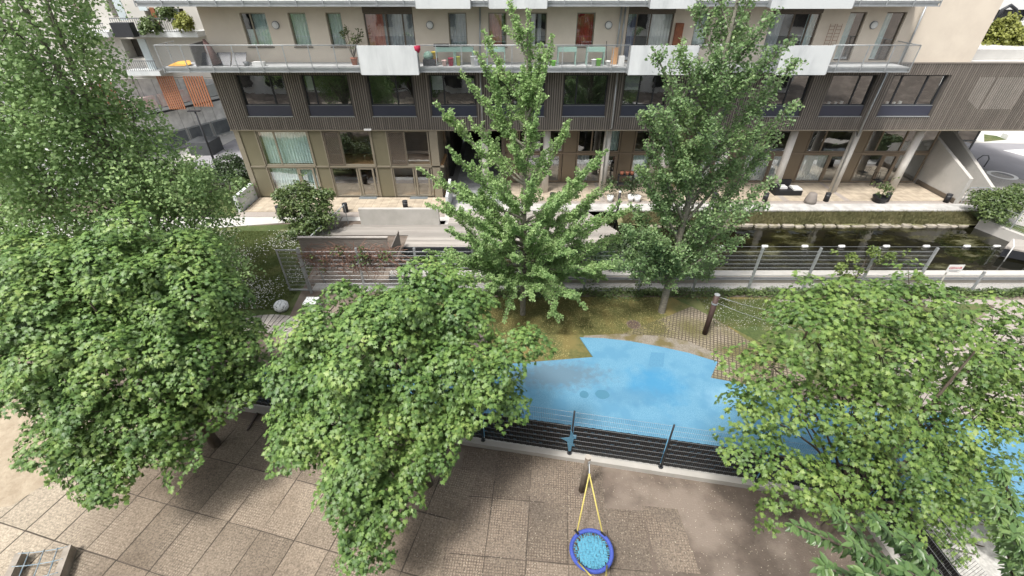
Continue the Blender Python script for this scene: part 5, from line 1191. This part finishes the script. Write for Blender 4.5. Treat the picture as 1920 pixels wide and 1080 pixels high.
tl = LB([(20, 50, 14, 1.6), (105, 120, 14, 1.2), (30, 220, 13.5, 1.9), (155, 240, 14, 1.4), (225, 300, 14, 1.2), (100, 350, 13.5, 1.8), (230, 390, 14, 1.6), (330, 330, 14.3, 1.1), (395, 400, 14.5, .9), (60, 440, 13, 1.5), (160, 470, 13.2, 1.3), (300, 460, 13.8, 1.3), (390, 460, 14, .9), (430, 345, 14.8, .35),
         (150, 90, 14.5, .55), (85, 15, 14.5, .8), (190, 150, 14.5, .45), (250, 210, 14.5, .5), (430, 500, 14, .6), (0, -60, 14, 1.8), (70, -40, 14, .9), (-60, 150, 14, 2.0), (-60, 350, 14, 2.0), (275, 240, 14.6, .5), (100, 250, 15.8, 1.8), (200, 330, 15.8, 1.6), (350, 500, 13.8, .8)])
lobed_tree('poplar_tree', 'big light green poplar filling the upper left corner', (-13.6, 15, 0), tl, popm, 'fan', .106, 9.5, 24, .45, .2, bark_l, inner=.8, jit=.7, droop=.5, out_k=1.22)

def shoot_tree(name, label, base, topz, tips, leafm, kind, size, per_m, spread, nsub, trunk_r, barkm, asc=False, sublen=(.4, 1.0), lean=(0, 0), seed=1):
    rs = random.Random(seed); root = thing(name, base, label, 'tree'); base = Vector(base); tr = MB(); paths = []
    trunk = lambda z: Vector((base.x+lean[0]*z/topz, base.y+lean[1]*z/topz, z))
    nn = 12; tr.tube([trunk(topz*k/nn-.1*(k == 0)) for k in range(nn+1)], [trunk_r*(1.15-.98*k/nn) for k in range(nn+1)], 9, False)
    for px, py, dD, zb in tips:
        tip = F(px, py, base.y+dD); hd = math.hypot(tip.x-base.x, tip.y-base.y)
        if zb is None: zb = max(1.7, min(tip.z-1.25*hd-.2, topz-.6))
        s = trunk(min(zb, topz-.2)); rise = tip.z-s.z
        ctl = Vector((s.x+(tip.x-s.x)*.55, s.y+(tip.y-s.y)*.55, s.z+rise*(.62 if asc else .38)))
        if rise < 0: ctl.z = s.z+.25
        pt = bez(s, ctl, tip, 9); Lb = (tip-s).length; r0 = min(trunk_r*.5, .012+.013*Lb)
        tr.tube(pt, [r0*(1-.1*k) for k in range(9)], 6, False); paths.append((pt, .18))
        for k in range(int(nsub*Lb)):
            t = rs.uniform(.2, .92); i = int(t*8); p0 = pt[i].lerp(pt[min(i+1, 8)], t*8-i); d = (pt[min(i+1, 8)]-pt[max(i-1, 0)]).normalized()
            sd_ = Vector((rs.gauss(0, 1), rs.gauss(0, 1), rs.gauss(.35, .6))).normalized(); l_ = rs.uniform(*sublen)*(1.15-t*.7)
            e_ = p0+(d*.75+sd_*.75).normalized()*l_; sp = bez(p0, p0.lerp(e_, .5)+Vector((0, 0, .04)), e_, 4)
            tr.tube(sp, [.012, .009, .007, .004], 4, False); paths.append((sp, 0))
    paths.append(([trunk(topz*.55+topz*.45*k/6) for k in range(7)], 0))
    P = []; D_ = []
    for pt, st in paths:
        pa = np.array([tuple(p) for p in pt]); seg = np.linalg.norm(np.diff(pa, axis=0), axis=1); Lp = seg.sum(); n = int(per_m*Lp)
        t = st+(1-st)*rng.random(n); u = t*(len(pa)-1); i = np.minimum(u.astype(int), len(pa)-2); fr = (u-i)[:, None]
        # tuft along the shoot
        q = pa[i]*(1-fr)+pa[i+1]*fr; dirv = nrm(pa[i+1]-pa[i]); o = rng.normal(0, 1, (n, 3)); o -= dirv*np.sum(o*dirv, 1, keepdims=True)
        o = nrm(o)*(spread*(1.05-.72*t)*rng.random(n)**.6)[:, None]; P.append(q+o); D_.append(o/spread)
    P = np.concatenate(P); O = np.concatenate(D_); n = len(P)
    Nn = O*.3+UP*.7+rng.normal(0, .6, (n, 3)); U_ = O+rng.normal(0, .5, (n, 3))-UP*.25
    obj('trunk', tr, barkm, root, True); leaves('crown', P, Nn, U_, size*rng.uniform(.6, 1.25, n), kind, leafm, root); print(name, 'leaves', n); return root
rg_ = random.Random(4)
gt_ = [(rg_.uniform(815, 1165), rg_.uniform(330, 565), rg_.uniform(-2, 2), None) for _ in range(30)]+[(955, 2, 0, 9.6), (862, 130, -.3, 7.0), (905, 55, .2, 8.3), (892, 95, -.4, 7.6), (997, 42, .3, 8.4), (1037, 62, -.2, 7.9), (1020, 90, .5, 7.6), (815, 190, -.5, 5.7), (880, 220, .6, 5.8), (1015, 166, -.6, 6.4), (995, 205, .7, 6), (1068, 224, -.3, 5.2), (840, 275, -.8, 4.6), (782, 312, -.6, 4.1),
       (820, 372, -1, 3.3), (797, 380, .5, 3.6), (1140, 278, -.4, 4.3), (1110, 300, -1, 3.9), (1148, 345, .8, 3.6), (1185, 392, .3, 3.0), (1130, 400, -1.4, 3.0), (1190, 497, -.8, 2.5), (1150, 500, -1.5, 2.3), (1175, 445, .6, 2.8), (835, 430, -1.5, 2.8), (795, 468, -.6, 2.4), (845, 480, -1.4, 2.4), (870, 530, -1.6, 2.3),
       (910, 540, -1.8, 2.1), (945, 605, -1.7, 2.1), (1000, 560, -2, 2.1), (1048, 605, -1.8, 2.1), (1098, 575, -1.5, 2.1), (1040, 520, -2, 2.4), (960, 480, -2, 2.8), (1080, 470, -2, 3.0), (900, 440, -2, 3.2), (925, 340, -1.4, 4.6), (1000, 330, -1.5, 4.6), (1060, 360, -1.6, 4.0), (960, 250, -.8, 6.0), (975, 160, .4, 7.4),
       (850, 345, .8, 4.4), (870, 400, -1.8, 3.4), (1010, 420, -2, 3.4), (950, 400, -2, 3.8), (1100, 345, 1, 4.2), (900, 300, 1.6, 4.5), (1020, 280, 1.6, 4.6), (880, 480, 1.6, 2.6), (1080, 450, 1.8, 2.6), (940, 330, 1.9, 3.9), (1040, 400, 1.9, 3.1), (980, 120, -.3, 8.0), (930, 200, .3, 6.8)]
shoot_tree('ginkgo_tree', 'spiky light green ginkgo standing before the deck, tip above the balcony', (.45, 14.7, 0), 10.9, gt_, ginm, 'fan', .075, 165, .13, 4.8, .1, bark_l, sublen=(.3, .8), seed=3)
pt_ = [(1385, -60), (1330, -40), (1440, -50), (1300, 10), (1345, 40), (1400, 30), (1450, 30), (1488, 75), (1498, 110), (1465, 150), (1500, 185), (1228, 98), (1270, 90), (1310, 110), (1260, 160), (1202, 205), (1230, 200), (1210, 270), (1192, 310), (1235, 330), (1180, 380), (1168, 425), (1140, 462), (1190, 490), (1240, 440), (1280, 300), (1330, 230), (1370, 180), (1420, 120), (1430, 230), (1470, 250), (1455, 330), (1435, 380), (1405, 330), (1380, 300), (1350, 380), (1395, 445), (1350, 490), (1300, 440), (1290, 380), (1330, 330), (1260, 250), (1310, 200), (1290, 510), (1345, 100), (1350, 150), (1300, 270), (1250, 380), (1390, 380), (1310, 470), (1255, 500), (1330, 430), (1215, 350), (1410, 270), (1225, 460), (1240, 530), (1180, 520), (1270, 470), (1330, 520), (1220, 430), (1290, 340), (1260, 300), (1150, 500)]
rr_ = random.Random(5); ptt = [(a, b_, rr_.uniform(-1.5, 1.0), None) for a, b_ in pt_]
shoot_tree('aspen_tree', 'tall dark green poplar right of the ginkgo, rising past the balcony', (6.29, 14.86, 0), 14.0, ptt, aspm, 'round', .085, 74, .27, 5.4, .13, bark_l, asc=True, sublen=(.4, 1.1), seed=9)
# cherry branches in the lower right corner
ct_ = [(1492, 982, 0, None)]
chroot = thing('cherry_tree', (6.6, 1.4, 0), 'cherry tree reaching in with long glossy leaves at the lower right corner', 'tree')
chb = Vector((6.6, 1.4, 0)); mb = MB(); mb.tube(bez(chb, (6.7, 1.4, 3), (6.2, 1.7, 5.4), 6), [.14, .12, .11, .1, .09, .07], 8, False)
sh = [((1490, 985), 4.2), ((1560, 955), 4.3), ((1545, 1062), 3.6), ((1600, 1020), 4.0), ((1640, 975), 4.3), ((1860, 930), 4.7), ((1900, 1000), 4.3), ((1700, 1010), 4.1), ((1880, 880), 4.9), ((1620, 1075), 3.4), ((1700, 1070), 3.4)]
P = []; Nn = []; U_ = []
for k, ((px, py), dep) in enumerate(sh):
    a, b_, c = _ray(px, py); t = dep*1.22/math.sqrt(a*a+b_*b_+c*c)*1.0; tip = Vector((a*t, b_*t, CZ+c*t)); s = Vector((6.2, 1.7, 5.2))+Vector((random.uniform(-.2, .2), random.uniform(-.2, .2), random.uniform(-1, .2)))
    pt = bez(s, (s+tip)/2+Vector((0, 0, .25)), tip, 12); mb.tube(pt, [.04-.003*i for i in range(12)], 6, False)
    pa = np.array([tuple(p) for p in pt]); n = 260; tt = .25+.75*rng.random(n)**.7; u = tt*11; i = np.minimum(u.astype(int), 10); fr = (u-i)[:, None]; q = pa[i]*(1-fr)+pa[i+1]*fr; dv = nrm(pa[i+1]-pa[i])
    o = rng.normal(0, 1, (n, 3)); o -= dv*np.sum(o*dv, 1, keepdims=True); o = nrm(o)
    P.append(q+o*.02); U_.append(o+dv*.75-UP*.35); Nn.append(UP*.9+o*.3+rng.normal(0, .25, (n, 3)))
    m_ = 9; P.append(np.repeat(pa[-1:], m_, 0)); aa = rng.random(m_)*6.28; U_.append(np.c_[np.cos(aa), np.sin(aa), -.2*np.ones(m_)]); Nn.append(np.tile(UP, (m_, 1))+rng.normal(0, .2, (m_, 3)))
obj('trunk', mb, bark, chroot, True); P = np.concatenate(P); leaves('crown', P, np.concatenate(Nn), np.concatenate(U_), .086*rng.uniform(.65, 1.15, len(P)), 'long', chem, chroot)

def bush(label, pts, leafm, size, dens, nm='shrub', kind='quad', cat='shrub', crad=.2, nper=14, grp=None, z0=0):
    L_ = [((x, y, z), r_) for x, y, z, r_ in pts]; b0 = (np.mean([p[0] for p in pts]), np.mean([p[1] for p in pts]), z0)
    return lobed_tree(nm, label, b0, L_, leafm, kind, size, dens, nper, crad, .05, bark, fork=.1, cat=cat, inner=.7, twigs=False, jit=.6, grp=grp)
def sb(px, py, D, r_): v = F(px, py, D); return (v.x, v.y, v.z, r_)
bush('round green shrub tree at the left end of the deck', [sb(560, 370, 22.6, .9), sb(590, 385, 22.4, .8), sb(540, 400, 22.4, .5), sb(600, 410, 22.0, .7), sb(570, 430, 21.6, .7), sb(545, 450, 21, .6), sb(610, 365, 22.8, .4), sb(525, 365, 22.8, .35)], shrm, .12, 22, kind='round')
bush('dark evergreen shrub by the left building corner', [sb(430, 310, 29, .9), sb(450, 325, 28.5, .8), sb(415, 335, 28.5, .9), sb(440, 345, 28, .9), sb(395, 345, 28, .8)], drkm, .12, 20)
bush('low mixed hedge left of the white end wall', [sb(370, 345, 27.5, .8), sb(345, 355, 27, .9), sb(400, 365, 26.5, .8), sb(430, 370, 26, .7), sb(450, 350, 27, .6), sb(320, 340, 28, .8), sb(300, 365, 26.5, .9), sb(350, 325, 29.5, .7), sb(390, 330, 29, .6)], shrm, .12, 30, nm='hedge', cat='hedge')
bush('bushy green shrub at the right end of the pond', [sb(1870, 380, 23.6, .85), sb(1845, 372, 24, .6), sb(1895, 385, 23.2, .7), sb(1865, 400, 22.9, .6), sb(1900, 365, 24, .5)], shrm, .12, 22)
bush('dark dense shrub over the pond wall beneath the tall poplar', [sb(1140, 465, 18.4, .6), sb(1180, 455, 18.8, .6), sb(1160, 495, 17.9, .5), sb(1220, 480, 18.2, .6), sb(1260, 500, 17.9, .4), sb(1125, 490, 17.8, .35)], drkm, .1, 26, kind='round')
bush('yellow green tree behind the annex roof', [sb(1850, 90, 34, 1.1), sb(1875, 70, 34, 1.1), sb(1885, 50, 34, .7), sb(1862, 55, 34, .5), sb(1840, 105, 33.5, .8), sb(1870, 100, 33.5, 1)], ylm, .2, 16, nm='tree', cat='tree')
bush('small green tree at the right border behind the annex roof', [sb(1912, 90, 34, 1.0), sb(1925, 70, 34, 1.0), sb(1905, 105, 34, .6)], shrm, .2, 12, nm='tree', cat='tree')
bush('grassy tuft on the kerb near the right road', [sb(1908, 358, 27, .5), sb(1925, 365, 26.8, .6)], shrm, .1, 20)
bush('leafy climber sapling growing over the tall fence', [sb(1580, 500, 16.0, .2), sb(1600, 480, 16.0, .18), sb(1640, 470, 16.0, .18), sb(1672, 478, 16.0, .16), sb(1590, 520, 15.9, .22), sb(1610, 505, 16.0, .16), sb(1655, 490, 16, .14), sb(1565, 470, 16, .1), sb(1700, 470, 16, .08)], leafmat('sapling_leaf', [(.08, .13, .03), (.14, .2, .05), (.2, .26, .07)], .3, .5), .09, 45, nm='sapling', cat='sapling', kind='round', crad=.12, nper=10)
bush('small sapling tip beside the warning sign', [sb(1725, 520, 15.6, .2), sb(1728, 545, 15.5, .25), sb(1712, 560, 15.4, .25)], MATS['sapling_leaf'], .1, 40, nm='sapling', cat='sapling', kind='round', crad=.12, nper=10)
bush('thin young shrub against the fence left of the poplar trunk', [sb(1110, 530, 16.6, .3), sb(1130, 550, 16.4, .35), sb(1100, 560, 16.3, .3), sb(1210, 545, 16.3, .25), sb(1205, 525, 16.5, .25)], shrm, .09, 32)
bush('yellow green potted plant on the upper left balcony', [sb(345, 38, 32.7, .45), sb(335, 45, 32.7, .3), sb(352, 48, 32.7, .25)], ylm, .14, 30, nm='balcony_plant', cat='plant', crad=.12, z0=8.75)
bush('dark green climbing plant beside the orange slats of the upper left balcony', [sb(282, 45, 32.7, .5), sb(275, 55, 32.7, .35), sb(312, 25, 33.0, .45), sb(318, 15, 33.0, .35)], shrm, .14, 26, nm='balcony_plant', cat='plant', crad=.12, z0=8.75)
# potted tree on the terrace, oleander foliage
p = G(1647, 378, .05); t = thing('potted_tree', p, 'small tree in a wide round black tub on the right terrace', 'potted tree')
obj('tub', MB().lathe(p, [(.33, 0), (.42, .32), (.44, .34), (.38, .34), (.36, .28)], 18), black, t, True)
obj('stem', MB().tube([(p.x, p.y, .2), (p.x+.03, p.y, .7), (p.x-.02, p.y, 1.1)], .02, 6), twigm, t)
cen = np.array([(p.x+a, p.y+b_, .95+c) for a, b_, c in rng.normal(0, .22, (26, 3))]); Pq, Nq, Uq, Sq = cluster_leaves(cen, rng.normal(0, 1, (26, 3)), 9, .14, .11)
leaves('foliage', Pq, Nq, Uq, Sq, 'round', shrm, t)
t = bpy.data.objects['oleander']; mb = MB(); Pl = []; Ul = []
for k in range(13):
    a = random.uniform(0, 6.28); tip = Vector((ox+.55*math.cos(a)*random.uniform(.5, 1.2)+.1, oy+.35*math.sin(a), ZF+random.uniform(.9, 1.65))); mb.tube(bez((ox, oy, ZF+.3), (ox+(tip.x-ox)*.5, oy, ZF+.8), tip, 5), [.014, .012, .01, .008, .005], 4, False)
    for j in range(14): Pl.append(tip+Vector((random.gauss(0, .05), random.gauss(0, .05), random.uniform(-.3, .05)))); Ul.append((random.gauss(0, 1), random.gauss(0, 1), random.gauss(.4, .6)))
obj('stems', mb, twigm, t); Pl = np.array([tuple(v) for v in Pl]); leaves('foliage', Pl, rng.normal(0, 1, (len(Pl), 3))+UP, np.array(Ul), np.full(len(Pl), .14), 'long', leafmat('oleander_leaf', [(.08, .11, .04), (.14, .17, .07)], .2, .6), t)
# white pots with dark plants on the terrace
for k, (px, py, w_) in enumerate(((1143, 378, 'leftmost, by the black pole'), (1182, 377, 'middle of the group'), (1194, 378, 'rightmost, half hidden by poplar leaves'))):
    p = G(px, py, .05); t = thing('potted_shrub', p, 'dark leafy shrub in a white pot, %s' % w_, 'potted plant', 'white pots on the terrace')
    obj('pot', MB().lathe(p, [(.15, 0), (.22, .38), (.2, .38), (.18, .34)], 16), white, t, True)
    cen = np.array([(p.x+a*1.1, p.y+.35+b_, .95+c) for a, b_, c in rng.normal(0, .26, (40, 3))]); Pq, Nq, Uq, Sq = cluster_leaves(cen, rng.normal(0, 1, (40, 3)), 10, .15, .1); leaves('foliage', Pq, Nq, Uq, Sq, 'quad', drkm, t)
p = G(1165, 345, .05); t = thing('flower_shelf', (p.x, 27.6, 0), 'wooden shelf with terracotta pots and blooms before the glazed recess', 'shelf')
obj('shelf', MB().box(p.x-.5, 27.5, 1.0, p.x+.5, 27.8, 1.05).box(p.x-.5, 27.5, .4, p.x+.5, 27.8, .45).box(p.x-.5, 27.5, .05, p.x-.45, 27.8, 1.0).box(p.x+.45, 27.5, .05, p.x+.5, 27.8, 1.0), anthr, t)
for dx in (-.3, .05, .35): obj('pot', MB().lathe((p.x+dx, 27.6, 1.05), [(.09, 0), (.14, .22)], 12), terra, t, True)
p = G(1268, 352, .05); t = thing('toy_tricycle', p, 'small yellow chair with brown seat on the terrace behind the poplar', 'chair')
obj('backrest', MB().box(p.x-.2, p.y+.3, .45, p.x+.2, p.y+.34, .95), MATS['yellow_pail'], t); obj('seat', MB().box(p.x-.2, p.y-.05, .42, p.x+.2, p.y+.34, .46), mat('brown_seat', (.2, .1, .06)), t)
for dx, dy in ((-.18, 0), (.18, 0), (-.18, .3), (.18, .3)): obj('leg', MB().tube([(p.x+dx, p.y+dy, .05), (p.x+dx, p.y+dy, .43)], .016, 5), MATS['yellow_pail'], t)
t.name = 'yellow_chair'
# ivy strip along the fence, dry creeper, bank grasses, daisies
def ground_leaves(name, label, region, n, m_, size, zr, kind='quad', cat='ground cover', up=1.0):
    P = region(n); P[:, 2] += rng.random(n)*zr; o = leaves(name, P, UP*up+rng.normal(0, .5, (n, 3)), rng.normal(0, 1, (n, 3)), size*rng.uniform(.6, 1.3, n), kind, m_, None)
    o['kind'] = 'stuff'; return tag(o, label, cat)
def rect(x0, x1, y0, y1, z=0):
    def f(n): return np.c_[rng.uniform(x0, x1, n), rng.uniform(y0, y1, n), np.full(n, z)]
    return f
def ivy(n):
    x = rng.uniform(-6, 30, n); w_ = .28+.1*np.sin(x*1.7)+.06*np.sin(x*5); y = 16.12+rng.normal(0, 1, n)*w_*.6; h = (.18+.14*np.sin(x*2.3)**2)*np.exp(-((y-16.12)/.35)**2)
    return np.c_[x, y, h*rng.random(n)]
ground_leaves('ivy', 'dark green ivy strip creeping along the foot of the tall fence', ivy, 22000, shrm, .075, .05)
def creeper(n):
    x = rng.uniform(-9.8, -5.8, n); z = 1.75-.9*rng.random(n)**1.5*(1+.3*np.sin(x*3)); y = np.where(rng.random(n) < .5, 16.2, 18.1)+rng.normal(0, .12, n)
    y = 17.6+rng.normal(0, .3, n); return np.c_[x, y, z]
cp = mat('dry_creeper', (.26, .15, .11), (.14, .08, .06), 9, .95)
mb = MB()
for k in range(900):
    x = random.uniform(-8.7, -4.9); z = 2.2-abs(random.gauss(0, .42)); y = 16.32+random.gauss(0, .12); a = Vector((x, y, z)); b_ = a+Vector((random.gauss(0, .35), random.gauss(0, .1), random.gauss(-.15, .25))); c = (a+b_)/2+Vector((0, -.05, random.gauss(0, .12)))
    mb.tube(bez(a, c, b_, 5), [.011]*5, 3, False)
o = tag(obj('creeper', mb, cp), 'tangle of dry brown creeper stems hanging on the tall fence before the board wall', 'creeper'); o['kind'] = 'stuff'
cen = np.array([(x+.95, 16.2+random.gauss(0, .08), z+.5) for x, z in ((-8.2, 1.7), (-8.0, 1.6), (-8.4, 1.75), (-7.2, 1.75), (-7.1, 1.55), (-7.3, 1.4), (-6.3, 1.6), (-6.1, 1.5), (-7.0, 1.3), (-8.9, 1.2), (-9.4, 1.5), (-6.6, 1.1), (-7.7, 1.1), (-9.1, .8))]); Pq, Nq, Uq, Sq = cluster_leaves(cen, rng.normal(0, 1, (14, 3)), 24, .2, .1); leaves('green_shoots', Pq, Nq, Uq, Sq, 'round', shrm, o)
def blades(name, label, n, region, h, m_, wd=.012):
    P = region(n); d = rng.normal(0, .35, (n, 3)); d[:, 2] = 1; d = nrm(d); H = h*rng.uniform(.4, 1.3, n)[:, None]; s = nrm(np.cross(d, rng.normal(0, 1, (n, 3))))*wd
    bend = rng.normal(0, .3, (n, 3)); bend[:, 2] = 0
    V = np.stack([P-s, P+s, P+d*H+bend*H], 1).reshape(-1, 3); T = np.arange(3*n).reshape(-1, 3)
    o = arr_obj(name, V, T, m_); o['kind'] = 'stuff'; return tag(o, label, 'grass')
grm = leafmat('grass_blade', [(.07, .10, .025), (.12, .15, .04), (.2, .2, .07)], .25, .6); grs = leafmat('dry_grass', [(.09, .095, .04), (.15, .145, .065), (.24, .21, .11)], .2, .7)
blades('bank_grass', 'long grass and sedge on the far bank of the pond', 22000, lambda n: (lambda x, t: np.c_[x, 23.6+.85*t, -.4+.28*t])(rng.uniform(6.5, 27.8, n), rng.random(n)), .24, grs, .02)
blades('lawn_grass', 'short mossy brown green grass of the lawn around the tree trunks', 70000, lambda n: (lambda p: p[(p[:, 1] > 13.3+(p[:, 0]-2.6)*-.12) | (p[:, 0] < 2.5)])(np.c_[rng.uniform(-1.5, 12, n), rng.uniform(12.3, 15.9, n), np.zeros(n)])[:n] if False else np.c_[rng.uniform(-1.5, 6.2, n), rng.uniform(13.4, 15.9, n), np.zeros(n)], .04, leafmat('moss_blade', [(.11, .12, .04), (.17, .17, .06), (.27, .25, .10)], .2, .7), .008)
blades('left_lawn_grass', 'green grass of the daisy lawn at left', 60000, lambda n: np.c_[rng.uniform(-16, -9.6, n), rng.uniform(15, 22, n), np.zeros(n)], .07, grm, .012)
blades('right_lawn_grass', 'green grass of the lawn behind the roped post', 30000, lambda n: np.c_[rng.uniform(8.2, 16.5, n), rng.uniform(13.9, 15.7, n), np.zeros(n)], .06, grm, .01)
def spots(name, label, P, m_, size):
    n = len(P); o = leaves(name, P, np.tile(UP, (n, 1))+rng.normal(0, .25, (n, 3)), rng.normal(0, 1, (n, 3)), size*rng.uniform(.6, 1.3, n), 'quad', m_, None); o['kind'] = 'stuff'; return tag(o, label, 'flowers')
dz = mat('daisy', (.75, .75, .68))
P = np.c_[rng.uniform(-16.5, -9.7, 9000), rng.uniform(15, 22, 9000), np.full(9000, .08)]; f_ = np.sin(P[:, 0]*1.3+1)*np.sin(P[:, 1]*1.1)+rng.normal(0, .4, 9000); P = P[f_ > .15]
spots('daisies', 'white daisies sprinkled over the left lawn', P, dz, .045)
P = np.c_[rng.uniform(8.2, 16.5, 3500), rng.uniform(13.6, 15.7, 3500), np.full(3500, .07)]; spots('lawn_daisies', 'white daisies on the lawn behind the roped post', P[(rng.random(3500) < .5)], dz, .026)
P = np.c_[rng.uniform(-1.6, 6.5, 5000), rng.uniform(12.0, 15.9, 5000), np.full(5000, .03)]; P = P[(P[:, 0] < 2.2) | (P[:, 1] > 13.5)]; spots('fallen_leaves', 'small pale fallen leaves on the mossy lawn', P, mat('litter', (.42, .38, .16), (.3, .26, .1), 9), .035)
P = np.c_[rng.uniform(-2.5, 9, 2200), rng.uniform(4.6, 8.2, 2200), np.full(2200, .03)]; P = P[P[:, 1] < 8.1-.175*P[:, 0]]; spots('yard_litter', 'scattered seed husks and crumbs on the mats', P, mat('litter2', (.45, .40, .32), (.3, .26, .2), 9), .025)
